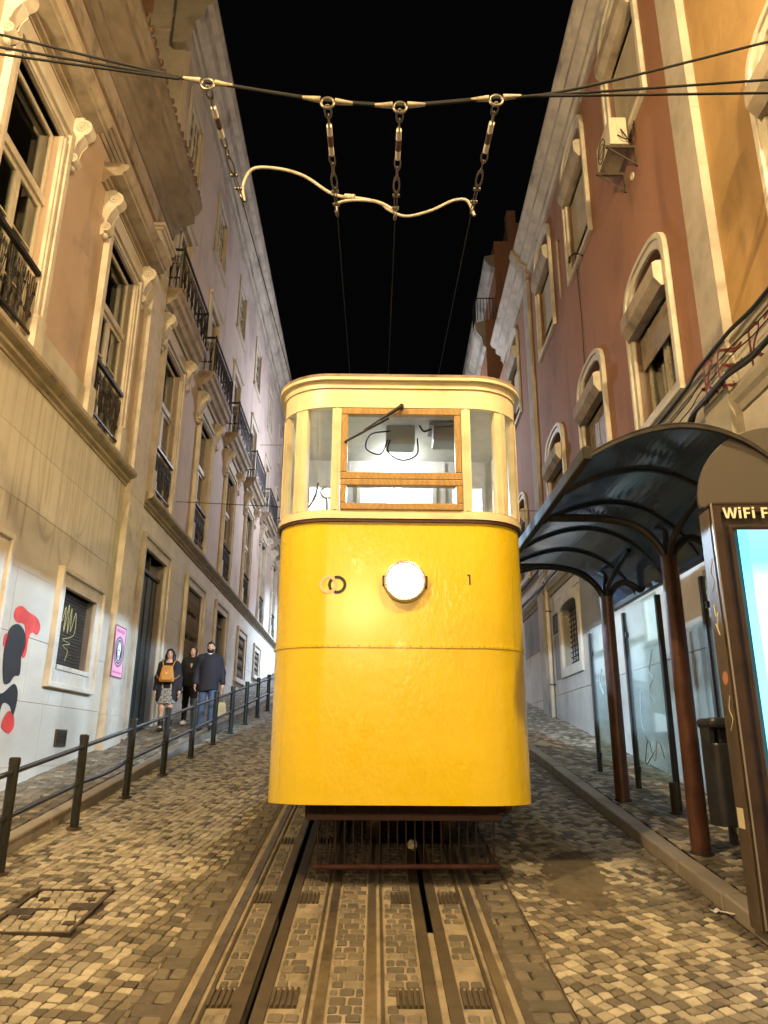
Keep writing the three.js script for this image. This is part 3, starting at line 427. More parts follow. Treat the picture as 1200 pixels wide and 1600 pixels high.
// ---------- left: long pink house farther up ----------
{
  const b = thing('town_house', 'long pink house with iron balconies and scroll brackets, farther up on the left', 'house', PL, LT);
  const S = 14.33, E = 44, TOP = 19.5, cs = [15.46, 19.2, 23.2, 27.3, 31.55, 35.8, 40];
  const ground = [[14.78, 16.42, 1.5, 5.95, 'door'], [18.6, 20.3, 3.55, 5.98, 'grille'], [22.4, 23.95, 3.6, 6.05, 'door'], [26.5, 28.0, 4.42, 5.9, 'grille'], [30.6, 31.9, 4.9, 5.85, 'grille']];
  const sh = rectPath(S, E, 0, TOP, THREE.Shape);
  for (const c of cs) { sh.holes.push(rectPath(c - 0.69, c + 0.69, 7.02, 10.5)); sh.holes.push(rectPath(c - 0.6, c + 0.6, 11.8, 14.1)); sh.holes.push(rectPath(c - 0.62, c + 0.62, 15.9, 17.62)); }
  for (const [a, q, y0, y1] of ground) sh.holes.push(rectPath(a, q, y0, y1));
  part(b, 'wall', ext(sh, -0.4, 0), M.pink);
  part(b, 'rear_walls', [bx(S + 0.002, E, 0, TOP + 1, -9, -2.6), bx(S + 0.002, S + 0.2, 0, TOP, -2.59, -0.41)], M.room);
  part(b, 'floor_slabs', [6.72, 11.4, 15.2, 18.6].map((y) => bx(S + 0.21, E, y, y + 0.22, -2.59, -0.41)), M.room);
  ashlar(b, S + 0.004, 37, 1.4, 6.7, 0.88, 1.5, ground.map((g) => g.slice(0, 4)), mat([0.57, 0.53, 0.46], { map: T.stone, ms: [0.2, 0.25], bump: T.coarse, bs: 0.9, bsc: 0.004 }), (s) => gy(s));
  part(b, 'belt_course', mould(beltProfile.map(([n, y]) => [n, y + 6.7]), S + 0.004, E), M.dirtyStone);
  for (const [a, q, y0, y1, kind] of ground) {
    const g = sub(b, kind === 'door' ? 'door' : 'grille_window'), fy = Math.max(y0, gy(a) - 0.2);
    const u = (o, i) => { const s = new THREE.Shape(); s.moveTo(a - o, fy); s.lineTo(a - o, y1 + o); s.lineTo(q + o, y1 + o); s.lineTo(q + o, fy); s.lineTo(q + i, fy); s.lineTo(q + i, y1 + i); s.lineTo(a - i, y1 + i); s.lineTo(a - i, fy); s.closePath(); return s; };
    part(g, 'surround', [ext(u(0.2, 0), -0.3, 0.07, 0.006), ext(u(0.27, 0.19), 0.0, 0.11, 0.008)], M.carved);
    if (kind === 'door') {
      part(g, 'door_back', bx(a, q, fy, y1 - 0.33, -0.3, -0.271), M.doorGreen);
      const n = 8, w = (q - a) / n; for (let k = 0; k < n; k++) part(g, 'door_board', rb(a + k * w + 0.006, a + (k + 1) * w - 0.006, fy, y1 - 0.42, -0.27, -0.09 - (k % 2) * 0.025, 0.012, 1), M.doorGreen);
      part(g, 'door_head', [rb(a, q, y1 - 0.4, y1 - 0.32, -0.27, -0.06, 0.01), bx((a + q) / 2 - 0.03, (a + q) / 2 + 0.03, y1 - 0.31, y1, -0.27, -0.07)], M.doorGreen);
      part(g, 'fanlight', bx(a, q, y1 - 0.32, y1, -0.14, -0.12), M.pane);
    } else {
      part(g, 'pane', bx(a, q, y0, y1, -0.1, -0.09), M.pane);
      part(g, 'sill', rb(a - 0.3, q + 0.3, y0 - 0.16, y0 - 0.002, -0.2, 0.13, 0.015), M.carved);
      part(g, 'grille', [laceGrille.clone().scale((q - a) / 1.7, (y1 - y0) / 2.42, 1).translate((a + q) / 2, (y0 + y1) / 2, 0.0), frameRect(a + 0.003, q - 0.003, y0 + 0.003, y1 - 0.003, 0.03, -0.02, 0.02)], mat([0.16, 0.135, 0.105], { rough: 0.6, metalness: 0.2, map: T.grime, ms: 2 }));
    }
  }
  const w0 = frenchWindow({ y0: 7.27, y1: 10.5, hood: false, volutes: [-1.07, 1.07] });
  const slabProfile = [[0, 0], [0.1, 0], [0.12, 0.08], [0.2, 0.12], [0.26, 0.2], [0.34, 0.24], [0.36, 0.36], [0.42, 0.4], [0.42, 0.5], [0, 0.5]];
  const second = new THREE.Group(); second.name = 'balcony_window';
  part(second, 'balcony_slab', mould(slabProfile.map(([n, y]) => [n, y + 11.1]), -1.33, 1.45), M.dirtyStone);
  part(second, 'soffit_frieze', bx(-0.97, 0.97, 10.741, 11.1, 0.0, 0.045), M.stone);
  part(second, 'balcony_rail', [rb(-1.26, 1.38, 12.62, 12.67, 0.36, 0.41, 0.01), rb(-1.26, -1.21, 12.62, 12.67, 0.02, 0.358, 0.01), rb(1.33, 1.38, 12.62, 12.67, 0.02, 0.358, 0.01), bx(-1.26, 1.38, 11.64, 11.67, 0.37, 0.4), ...[-1.245, 1.365].map((x) => cyl([x, 11.6, 0.385], [x, 12.7, 0.385], 0.02))], M.iron);
  part(second, 'balcony_ironwork', [lace2.clone().translate(0.06, 11.67, 0.385), laceEnd.clone().rotateY(Math.PI / 2).translate(-1.235, 11.67, 0.19), laceEnd.clone().rotateY(Math.PI / 2).translate(1.355, 11.67, 0.19)], M.iron);
  part(second, 'surround', [frameRect(-0.82, 0.82, 11.61, 14.32, 0.22, -0.02, 0.05, 0.006), rb(-0.88, 0.88, 14.32, 14.42, -0.02, 0.1, 0.015)], M.stone);
  sash(second, -0.598, -0.003, 11.83, 14.098, 1, 3, -0.1, M.white, 0.06); sash(second, 0.003, 0.598, 11.83, 14.098, 1, 3, -0.1, M.white, 0.06);
  const top = new THREE.Group(); top.name = 'window';
  part(top, 'surround', [frameRect(-0.78, 0.78, 15.74, 17.78, 0.16, -0.02, 0.045, 0.006), rb(-0.86, 0.86, 15.62, 15.739, -0.02, 0.09, 0.012)], M.stone);
  sash(top, -0.618, -0.003, 15.902, 17.618, 2, 4, -0.08, M.white, 0.05, 0.025); sash(top, 0.003, 0.618, 15.902, 17.618, 2, 4, -0.08, M.white, 0.05, 0.025);
  cs.forEach((c, i) => { for (const p of [w0, second, top]) { const w = i ? p.clone() : p; w.position.x = c; b.add(w); } });
  part(b, 'eaves_cornice', mould([[-0.4, 18.2], [0.04, 18.2], [0.05, 18.55], [0.1, 18.6], [0.1, 18.9], [0.2, 18.98], [0.3, 19.1], [0.36, 19.4], [0.5, 19.46], [0.56, 19.62], [0.56, 19.75], [-0.4, 19.95]].map(([n, y]) => [n, y + 0.3]), S - 0.25, E), M.cornice);
  // end pier of the upper storeys, seen over the lower roof
  const q = sub(b, 'end_pier');
  part(q, 'pier_shaft', bx(S - 0.03, S + 0.6, 14.0, 19.1, -1.05, -0.12), M.carved); part(q, 'pier_capital', [rb(S - 0.07, S + 0.5, 19.1, 19.22, -1.1, -0.08, 0.02), bx(S - 0.05, S + 0.5, 19.22, 19.5, -1.07, -0.1), rb(S - 0.1, S + 0.5, 19.5, 19.62, -1.14, -0.06, 0.02), bx(S - 0.03, S + 0.5, 19.62, 24, -1.05, -0.12)], M.carved);
  part(b, 'party_wall', bx(S, S + 0.5, 12, 24, -9, -1.06), M.gable, 'brown plastered end wall above the lower roof');
}

// ---------- right: brick-red house (local x = -distance up the street) ----------
const font = await new FontLoader().loadAsync('fonts/droid/droid_sans_bold.typeface.json');
{
  const b = thing('town_house', 'brick red and ochre house with roller shutters above the shelter, on the right', 'house', PR, RT);
  const bays = [5.65, 10.3, 13.72, 17.22, 22.3], hw = 0.78, E = 28.9, S0 = -9;
  const lowWin = [-17.62, -16.0, 3.9, 5.32];
  const mk = (s0, s1, m) => {
    const sh = rectPath(-s1, -s0, 6.7, 15.5, THREE.Shape);
    for (const c of bays) if (c > s0 && c < s1) { sh.holes.push(archPath(-c - hw, -c + hw, 7.05, 9.5, 0.5)); sh.holes.push(archPath(-c - hw, -c + hw, 12.32, 15.2, 0.5)); }
    if (s1 > 20) sh.holes.push(rectPath(-15.6, -15.42, 12.5, 14.0));
    part(b, 'wall', ext(sh, -0.4, 0), m);
  };
  mk(S0, 8.0, M.ochre); mk(8.002, E, M.brick);
  const low = rectPath(-E, -S0, -1, 6.698, THREE.Shape); low.holes.push(archPath(...lowWin, 0.2));
  part(b, 'lower_wall', ext(low, -0.4, 0.02), M.greyStone);
  part(b, 'rear_walls', bx(-E, -S0, -1, 15.5, -8, -2.6), M.room); part(b, 'floor_slabs', [6.45, 11.4, 15.3].map((y) => bx(-E, -S0, y, y + 0.19, -2.59, -0.41)), M.room);
  part(b, 'string_course', [mould([[0, 6.64], [0.05, 6.64], [0.07, 6.7], [0.07, 6.76], [0, 6.8]], -E, -S0), mould([[0, 5.8], [0.06, 5.8], [0.08, 5.88], [0.13, 5.92], [0.16, 6.0], [0.16, 6.05], [0, 6.1]], -E, -S0)], M.pilaster);
  const blocks = sub(b, 'plinth_facing');
  for (let x = -E, k = 0; x < 0; x += 2.3, k++) for (const [y0, y1] of [[1.0, 3.35], [3.355, 5.78]]) { let r = [[x + 0.003, Math.min(x + 2.297, 0), Math.max(y0, gy(-x) - 1.5), y1]]; r = cut(r, [-17.82, -15.8, 3.68, 5.55]); for (const [p, q, c, d] of r) if (q - p > 0.05 && d - c > 0.05 && d > gy(-q)) part(blocks, 'stone_slab', ext(rectPath(p, q, c + 0.003, d - 0.003, THREE.Shape), 0.015, 0.04 + rr(-0.002, 0.002), 0.004), M.greyStone); }
  for (const [x0, x1, y0, y1] of [[-22.6, -19.6, 4.65, 5.76], [-15.72, -14.0, 4.4, 5.76], [-18.55, -17.9, 3.7, 4.75]]) part(b, 'painted_panel', bx(x0, x1, y0, y1, 0.03, 0.047), M.greyPanel, 'grey painted patch low on the wall');
  { const g = sub(b, 'vent_grille'); part(g, 'vent_frame', frameRect(-18.55, -17.9, 4.8, 5.27, 0.04, 0.03, 0.06), M.rustPlate); for (let k = 0; k < 7; k++) part(g, 'vent_slat', bx(-18.51, -17.94, 4.85 + k * 0.056, 4.88 + k * 0.056, 0.042, 0.056), M.rustPlate); }
  // piers
  for (const [s0, s1, o] of [[7.85, 8.45, 0.12], [19.15, 19.75, 0.1]]) { const g = sub(b, 'pier'); part(g, 'pier_shaft', [bx(-s1, -s0, 6.3, 10.2, 0, o), bx(-s1, -s0, 10.204, 15.4, 0, o)], M.pilaster); part(g, 'pier_foot', bx(-s1 - 0.02, -s0 + 0.02, 0, 6.296, 0.0, o + 0.07), M.pilaster); }
  const cor = [[-0.4, 15.4], [0.06, 15.4], [0.06, 15.5], [0.12, 15.54], [0.12, 15.72], [0.24, 15.8], [0.3, 15.86], [0.3, 16.02], [0.42, 16.1], [0.48, 16.2], [0.48, 16.3], [-0.4, 16.42]];
  part(b, 'eaves_cornice', [mould(cor, -18.95, -S0), mould(cor, -24.3, -19.25)], M.cornice);
  part(b, 'cornice_block', [mould(cor.map(([n, y]) => [n + 0.07, y - 0.02]), -19.245, -18.955)], M.dirtyStone);
  part(b, 'roof', bx(-E, -S0, 15.501, 16.3, -8, -0.41), M.roofTile);
  const frame = (c, y0, y1, z1) => [ext(ringShape(archPath(c - hw - 0.16, c + hw + 0.16, y0 - 0.16, y1 + 0.16, 0.55, THREE.Shape), archPath(c - hw, c + hw, y0, y1, 0.5)), -0.02, z1, 0.008), ext(ringShape(archPath(c - hw - 0.2, c + hw + 0.2, y0 - 0.2, y1 + 0.2, 0.58, THREE.Shape), archPath(c - hw - 0.12, c + hw + 0.12, y0 - 0.12, y1 + 0.12, 0.54)), 0, z1 + 0.035, 0.01)];
  const peeling = mat([0.42, 0.38, 0.28], { map: T.grime, ms: 1.6, rough: 0.8 });
  const boxProf = (y) => [[0.0, y], [0.16, y - 0.02], [0.26, y + 0.12], [0.26, y + 0.36], [0.2, y + 0.4], [0.0, y + 0.42]];
  bays.forEach((s, i) => [[7.05, 9.5, 8.62], [12.32, 15.2, 14.15]].forEach(([y0, y1, yb], j) => {
    const w = sub(b, 'window'), c = -s, up = j === 1;
    part(w, 'window_frame', frame(c, y0, y1, 0.05), M.white);
    part(w, 'reveal', [bx(c - hw - 0.02, c - hw, y0, y1 - 0.5, -0.3, -0.021), bx(c + hw, c + hw + 0.02, y0, y1 - 0.5, -0.3, -0.021), bx(c - hw, c + hw, y0 - 0.02, y0, -0.3, -0.021)], M.pilaster);
    part(w, 'tympanum', bx(c - hw, c + hw, yb + 0.36, y1, -0.2, -0.16), M.pilaster);
    const bxp = part(w, 'shutter_box', mould(boxProf(yb).map(([n, y]) => [n - 0.05, y]), c - hw - 0.03, c + hw + 0.03), M.dirtyStone);
    part(w, 'lit_box_end', mould(boxProf(yb).map(([n, y]) => [n - 0.049, y]), c + hw + 0.031, c + hw + 0.04), M.white, 'shutter box end with lamp light put into its pale colour');  // only the end towards the camera; lamp light painted in as a paler colour
    const open = !up && i <= 1 ? 0.62 : up ? (i === 1 ? 0.0 : 0.27) : i === 3 ? 0.35 : 0.0, yl = y0 + (yb - y0) * open, sl = [];
    for (let y = yb - 0.02; y > yl; y -= 0.055) sl.push(rb(c - hw + 0.004, c + hw - 0.004, Math.max(y - 0.051, yl), y, -0.11, -0.085, 0.006, 1));
    part(w, 'roller_blind', sl, up ? M.blind : M.slat);
    if (open > 0) { sash(w, c - hw + 0.003, c - 0.003, y0 + 0.002, yb + 0.3, 1, 1, -0.2, peeling, 0.09); sash(w, c + 0.003, c + hw - 0.003, y0 + 0.002, yb + 0.3, 1, 1, -0.2, peeling, 0.09); }
  }));
  { const w = sub(b, 'grille_window'), [a, q, y0, y1] = lowWin; part(w, 'window_frame', [ext(ringShape(archPath(a - 0.2, q + 0.2, y0 - 0.22, y1 + 0.22, 0.3, THREE.Shape), archPath(a, q, y0, y1, 0.2)), -0.2, 0.09, 0.012)], M.carved);
    part(w, 'pane', bx(a, q, y0, y1, -0.31, -0.3), M.pane); const bars = []; for (let k = 1; k < 12; k++) bars.push(bx(a, q, y0 + k * (y1 - y0) / 12 - 0.012, y0 + k * (y1 - y0) / 12 + 0.012, -0.15, -0.125)); for (let k = 1; k < 7; k++) bars.push(cyl([a + k * (q - a) / 7, y0, -0.12], [a + k * (q - a) / 7, y1, -0.12], 0.01, 0.01, 6)); part(w, 'grille', bars, M.iron); }
  part(b, 'slit_edge', bx(-15.64, -15.601, 12.45, 14.05, -0.05, 0.03), M.white);
  part(b, 'pipe_hole', [new THREE.TorusGeometry(0.055, 0.018, 8, 18).translate(-10.36, 11.32, 0.008)], M.white);
  // red sprayed letters on the band over the string course
  const ink = mat([0.16, 0.018, 0.014], { rough: 0.7 }), L2 = { A: [[[0, 0], [0.1, 0.42], [0.22, 0.02]], [[-0.05, 0.1], [0.25, 0.22]]], R: [[[0, 0], [0.03, 0.42], [0.2, 0.36], [0.05, 0.2], [0.24, 0]]], E: [[[0.2, 0.38], [0, 0.36], [0.02, 0.0], [0.22, 0.03]], [[0.0, 0.2], [0.17, 0.22]]], P: [[[0, -0.03], [0.05, 0.42], [0.2, 0.38], [0.18, 0.24], [0.03, 0.2]]], T: [[[-0.05, 0.36], [0.28, 0.42]], [[0.12, 0.4], [0.1, 0.0]]], Y: [[[0, 0.42], [0.1, 0.2], [0.25, 0.44]], [[0.1, 0.2], [0.06, -0.04]]] };
  const tag = []; 'ARERTY'.split('').forEach((ch, i) => L2[ch].forEach((st) => tag.push(tube(st.map(([x, y]) => [-8.75 + i * 0.42 + x * 1.25, 6.13 + y * 1.2, i < 2 ? 0.195 : 0.026]), 0.023, 24, 5))));
  part(b, 'graffiti', tag.map((g) => { const p = g.attributes.position; for (let i = 0; i < p.count; i++) { const x = p.getX(i); p.setZ(i, (x > -8.47 && x < -7.83 ? 0.192 : 0.022) + (p.getZ(i) % 0.01) * 0.05); } return g; }), ink, 'dark red sprayed letters');
  const pipe = thing('downpipe', 'cream drainpipe down the grey wall beyond the shelter', 'pipe', PR, RT);
  part(pipe, 'pipe', [cyl([-18.72, gy(18.72) + SW - 0.01, 0.13], [-18.72, 6.2, 0.13], 0.05), cyl([-18.72, 4.6, 0.13], [-18.72, 4.68, 0.13], 0.062)], M.white);
  for (const y of [3.6, 5.4]) part(pipe, 'pipe_clip', [cyl([-18.72, y, 0.13], [-18.72, y + 0.03, 0.13], 0.06), bx(-18.74, -18.7, y, y + 0.03, 0.04, 0.13)], M.rustPlate);
  // cables clipped along the wall
  const wav = (s0, s1, y, z, amp, sd) => { const p = []; for (let s = s0; s <= s1; s += 0.35) p.push([-s, y(s) + amp * Math.sin(s * 1.7 + sd), z + (y(8) > 6.3 ? 0.05 : 0.1) * ss(7.2, 7.7, s) * (1 - ss(8.6, 9.1, s))]); return p; };
  const cab = (label, pts, r) => { const o = thing('wall_cable', label, 'cable', PR, RT, 'cables along the red house'); part(o, 'cable', tube(pts, r, 160, 6), M.cable); };
  cab('thick black cable clipped along the upper ledge of the red house', wav(2, 28, () => 6.72, 0.1, 0.008, 0), 0.026);
  cab('thick upper cable of the sagging bundle on the lower ledge', wav(2, 28, (s) => 6.2 - 0.02 * Math.sin(s * 0.9), 0.12, 0.012, 1), 0.032);
  cab('middle cable of the sagging bundle on the lower ledge', wav(2, 28, (s) => 6.14 - 0.02 * Math.sin(s * 1.1), 0.17, 0.012, 2), 0.026);
  cab('lower cable of the sagging bundle on the lower ledge', wav(2, 28, (s) => 6.09 - 0.02 * Math.sin(s * 0.7), 0.2, 0.012, 3.4), 0.02);
  cab('thin upper wire between the two ledges of the red house', wav(2, 20, (s) => 6.5 - 0.03 * Math.sin(s * 0.5), 0.1, 0.01, 1), 0.009);
  cab('thin lower wire between the two ledges of the red house', wav(2, 20, (s) => 6.38 - 0.04 * Math.sin(s * 0.6), 0.1, 0.01, 2), 0.008);
  cab('thin black wire hanging down the red wall beneath the air conditioner', [[-14.1, 12.6, 0.02], [-14.0, 11, 0.02], [-14.12, 9, 0.02], [-14.05, 6.9, 0.03]], 0.009);
}
// air conditioner on its wall bracket
{
  const o = thing('air_conditioner', 'cream air conditioner on a wall bracket high on the red house', 'air conditioner', PR, RT), X = -10.12, m = mat([0.62, 0.57, 0.44], { rough: 0.5, map: T.stone, ms: 1 });
  part(o, 'casing', rb(X - 0.72, X + 0.06, 11.72, 12.28, 0.12, 0.42, 0.025), m);
  part(o, 'fan_grille', [new THREE.TorusGeometry(0.2, 0.012, 6, 28).translate(X - 0.42, 12.0, 0.425), new THREE.TorusGeometry(0.12, 0.008, 6, 24).translate(X - 0.42, 12.0, 0.425), bx(X - 0.62, X - 0.22, 11.995, 12.005, 0.42, 0.428)], M.rustPlate);
  part(o, 'service_cover', rb(X + 0.06, X + 0.075, 11.95, 12.22, 0.17, 0.3, 0.005), m);
  for (const x of [X - 0.6, X + 0.02]) part(o, 'bracket', [rb(x - 0.02, x + 0.02, 11.66, 11.71, 0.0, 0.5, 0.005), bx(x - 0.02, x + 0.02, 11.3, 11.659, 0.0, 0.03), cyl([x, 11.34, 0.03], [x, 11.66, 0.44], 0.012)], M.rustPlate);
  part(o, 'drip_tray', bx(X - 0.7, X + 0.06, 11.712, 11.719, 0.1, 0.44), M.dirtyStone);
  part(o, 'hoses', [tube([[X + 0.08, 12.0, 0.24], [X + 0.12, 11.85, 0.2], [X + 0.1, 11.75, 0.12], [X + 0.09, 11.9, 0.04], [X + 0.05, 12.25, 0.01]], 0.012), tube([[X + 0.08, 11.88, 0.3], [X + 0.14, 11.74, 0.2], [X + 0.12, 11.78, 0.08], [X + 0.14, 12.2, 0.02]], 0.01)], M.cable);
}
// iron hook lamp holder on the red wall
{ const o = thing('wall_hook', 'small iron fitting sticking out of the red wall', 'iron fitting', PR, RT); part(o, 'arm', tube([[-13.55, 12.1, 0.0], [-13.55, 12.16, 0.18], [-13.55, 12.06, 0.3]], 0.015), M.iron); part(o, 'ring', new THREE.TorusGeometry(0.07, 0.014, 8, 20).translate(-13.55, 12.0, 0.3), M.iron); }
// taller orange house beyond
{
  const b = thing('town_house', 'tall plain orange house with a roof terrace, far up on the right', 'house', PR, RT), s = 29;
  part(b, 'wall', [bx(-60, -s, 0, 20.2, -9, -0.02), bx(-60, -s - 0.02, 20.2, 24.3, -9, -0.55)], M.orange);
  part(b, 'parapet', [bx(-60, -s - 0.02, 24.3, 25.3, -9, -1.2), bx(-s - 0.6, -s - 0.02, 25.3, 26.0, -1.6, -1.2)], M.orange);
  part(b, 'upper_cornice', mould([[-0.55, 22.9], [-0.3, 23.0], [-0.1, 23.3], [-0.1, 23.5], [-0.55, 23.6]], -60, -s - 0.03), M.cornice);
  part(b, 'eaves_cornice', mould([[-0.02, 18.8], [0.1, 18.9], [0.15, 19.3], [0.4, 19.6], [0.45, 20.0], [-0.02, 20.2]], -60, -s), M.cornice);
  const r = []; for (let k = 0; k < 9; k++) r.push(cyl([-s - 0.1 - k * 0.14, 20.22, 0.38], [-s - 0.1 - k * 0.14, 21.3, 0.38], 0.014, 0.014, 6)); for (let k = 0; k < 6; k++) r.push(cyl([-s - 0.06, 20.22, -0.4 + k * 0.14], [-s - 0.06, 21.3, -0.4 + k * 0.14], 0.014, 0.014, 6));
  part(b, 'terrace_railing', [...r, rb(-s - 1.3, -s - 0.04, 21.3, 21.34, 0.36, 0.4, 0.01), rb(-s - 0.08, -s - 0.04, 21.3, 21.34, -0.45, 0.36, 0.01)], M.iron);
}
// ---------- railing on the left ----------
{
  const o = thing('street_railing', 'dark steel pipe railing with round posts along the left kerb', 'railing');
  const X = (D) => -3.4 + 0.0255 * D, Ds = []; for (let k = 0; k < 12; k++) Ds.push(7.12 + k * 1.52);
  Ds.forEach((D, k) => {
    const x = X(D), y = gy(D), lean = rr(-0.015, 0.015), p = sub(o, 'post');
    part(p, 'tube', cyl([x, y - 0.1, -D], [x + lean, y + 0.9, -D], 0.046, 0.046, 20), M.railPaint);
    part(p, 'cap', [cyl([x + lean, y + 0.9, -D], [x + lean, y + 0.955, -D], 0.05, 0.05, 20), cyl([x + lean, y + 0.955, -D], [x + lean, y + 0.965, -D], 0.05, 0.04, 20)], M.railPaint);
    part(p, 'collar', cyl([x, y - 0.02, -D], [x, y + 0.02, -D], 0.085, 0.075, 16), M.tar);
    if (k) { const E = Ds[k - 1], xe = X(E); for (const [h, sag] of [[0.84, 0], [0.46, k === 2 ? 0.03 : 0]]) part(o, 'rail', tube([[xe, gy(E) + h, -E], [(x + xe) / 2, gy((D + E) / 2) + h - sag, -(D + E) / 2], [x, y + h, -D]], 0.024, 10, 10), M.railPaint); }
  });
  for (const h of [0.84, 0.46]) part(o, 'rail', cyl([X(5.6), gy(5.6) + h, -5.6], [X(7.12), gy(7.12) + h, -7.12], 0.024), M.railPaint);
  part(o, 'post', [cyl([X(5.6), gy(5.6) - 0.1, -5.6], [X(5.6), gy(5.6) + 0.95, -5.6], 0.052, 0.052, 20)], M.railPaint);
}

// ---------- funicular tram ----------
{
  const CX = 0.23, F = 6.6, o = thing('tram', 'yellow funicular tram with cream window band and lit headlight', 'tram', [CX, gy(F), -F]);
  const Y0 = gy(F), Y = (y) => y - Y0;                                   // local heights
  const FL = 0.66, RX = 0.49, RZ = 0.42, SB = FL + Math.PI / 2, LEN = 8.4;
  // plan of the nose: q = 0 at the middle of the front, +-SB where the side begins; out = how far outside the skin
  function plan(q, out = 0, P = [FL, RX, RZ]) {
    const s = Math.sign(q) || 1, a = Math.abs(q);
    if (a <= P[0]) return [q, out];
    const t = Math.min(a - P[0], Math.PI / 2), x = P[0] + P[1] * Math.sin(t), z = -P[2] * (1 - Math.cos(t)); let nx = Math.sin(t) / P[1], nz = Math.cos(t) / P[2]; const l = Math.hypot(nx, nz); nx /= l; nz /= l;
    return [s * (x + nx * out), z + nz * out - Math.max(0, a - P[0] - Math.PI / 2)];
  }
  function qs(a, b, n) { const l = new Set([a, b]); for (let k = 0; k <= n; k++) { const q = -SB + 2 * SB * k / n; if (q > a && q < b) l.add(q); } for (const f of [-FL, FL, -SB, SB]) if (f > a && f < b) l.add(f); return [...l].sort((p, q) => p - q); }
  // a curved plate between q0..q1, y0..y1 (y may follow z), from `inn` to `out` off the skin
  function plate(q0, q1, y0, y1, inn, out, P, rows = 1, y0At) {
    const Q = qs(q0, q1, 46), pos = [], nor = [], idx = [], put = (x, y, z, n) => { pos.push(x, y, z); nor.push(...n); return pos.length / 3 - 1; };
    const N = (q) => { const a = plan(q, 0, P), b = plan(q, 0.01, P); return [(b[0] - a[0]) / 0.01, 0, (b[1] - a[1]) / 0.01]; };
    const face = (off, sgn) => { const g = Q.map((q) => { const n = N(q).map((v) => v * sgn), [x, z] = plan(q, off, P), r = []; for (let k = 0; k <= rows; k++) { const yl = y0At ? y0At(z) : y0; r.push(put(x, yl + (y1 - yl) * k / rows, z, n)); } return r; }); for (let i = 1; i < g.length; i++) for (let k = 0; k < rows; k++) { const [a, b, c, d] = [g[i - 1][k], g[i][k], g[i][k + 1], g[i - 1][k + 1]]; sgn > 0 ? idx.push(a, b, c, a, c, d) : idx.push(a, c, b, a, d, c); } };
    face(out, 1); face(inn, -1);
    for (const [top, ny] of [[0, -1], [1, 1]]) { const g = Q.map((q) => [inn, out].map((f) => { const [x, z] = plan(q, f, P); return put(x, top ? y1 : y0At ? y0At(z) : y0, z, [0, ny, 0]); })); for (let i = 1; i < g.length; i++) { const [a, b, c, d] = [g[i - 1][0], g[i][0], g[i][1], g[i - 1][1]]; top ? idx.push(a, c, b, a, d, c) : idx.push(a, b, c, a, c, d); } }
    for (const [q, s] of [[q0, -1], [q1, 1]]) { const a = plan(q, inn, P), b = plan(q, out, P), yl = y0At ? y0At(a[1]) : y0, n = [s * (b[1] - a[1]), 0, -s * (b[0] - a[0])], i0 = put(a[0], yl, a[1], n); put(b[0], yl, b[1], n); put(b[0], y1, b[1], n); put(a[0], y1, a[1], n); s < 0 ? idx.push(i0, i0 + 1, i0 + 2, i0, i0 + 2, i0 + 3) : idx.push(i0, i0 + 2, i0 + 1, i0, i0 + 3, i0 + 2); }
    const g = new THREE.BufferGeometry(); g.setAttribute('position', new THREE.Float32BufferAttribute(pos, 3)); g.setAttribute('normal', new THREE.Float32BufferAttribute(nor, 3)); g.setIndex(idx); return g;
  }
  const yellow = mat([0.76, 0.545, 0.014], { rough: 0.32, map: tex(512, (u, v) => clamp01(0.97 - 0.1 * (fA(u, v) - 0.5) - 0.06 * ss(0.55, 0.75, fB(u, v)))), ms: 0.5, bump: T.fine, bs: [1.5, 0.9], bsc: 0.0028, clearcoat: 0.5, clearcoatRoughness: 0.2 }); yellow.roughnessMap = rep(tex(512, (u, v) => clamp01(0.72 + 0.9 * (fA(u, v) - 0.5) + 0.5 * (fC(u, v * 0.3) - 0.5))), 0.6, 0.6); yellow.roughness = 0.45;
  const cream = mat([0.76, 0.67, 0.45], { rough: 0.4, map: T.stone, ms: 0.6, bump: T.brush, bs: [1.2, 1.2], bsc: 0.0015, clearcoat: 0.3, clearcoatRoughness: 0.3 });
  const creamIn = mat([0.55, 0.53, 0.49], { rough: 0.55, map: T.stone, ms: 0.6 }), wood = mat([0.42, 0.275, 0.11], { rough: 0.42, map: T.wood, ms: 1.4, bump: T.wood, bs: 1.4, bsc: 0.001, clearcoat: 0.3, clearcoatRoughness: 0.25 });
  const maroon = mat([0.065, 0.018, 0.016], { rough: 0.5, map: T.grime, ms: 1 }), under = mat([0.045, 0.02, 0.025], { rough: 0.75, map: T.grime, ms: 1.2 }), black = mat([0.015, 0.015, 0.016], { rough: 0.4 });
  const glass = mat([0.96, 0.98, 0.98], { transmission: 1, thickness: 0, ior: 1.45, rough: 0.02 });
  const END = SB + LEN;                                    // back end along the sides
  const skirt = (z) => Y(1.655) + SL * Math.max(0, -z - 0.7);             // lower edge rises with the street behind the nose
  part(o, 'lower_panel', plate(-END, END, Y(1.655), Y(2.955), -0.02, 0, undefined, 6, skirt), yellow);
  part(o, 'seam_strip', [plate(-END, END, Y(2.945), Y(2.975), -0.02, 0.007)], yellow);
  part(o, 'upper_panel', plate(-END, END, Y(2.958), Y(4.085), -0.02, 0.001, undefined, 5), yellow);
  const screws = []; for (let q = -1.9; q <= 1.9; q += 0.09) { const [x, z] = plan(q, 0.007); screws.push(new THREE.SphereGeometry(0.006, 6, 4).translate(x, Y(2.96), z)); } part(o, 'rivets', screws, yellow).userData.kind = 'stuff';
  part(o, 'waist_bead', plate(-END, END, Y(4.087), Y(4.115), -0.02, 0.022), maroon);
  part(o, 'window_sill', [plate(-END, END, Y(4.117), Y(4.16), -0.03, 0.03), plate(-END, END, Y(4.162), Y(4.2), -0.03, 0.012)], cream);
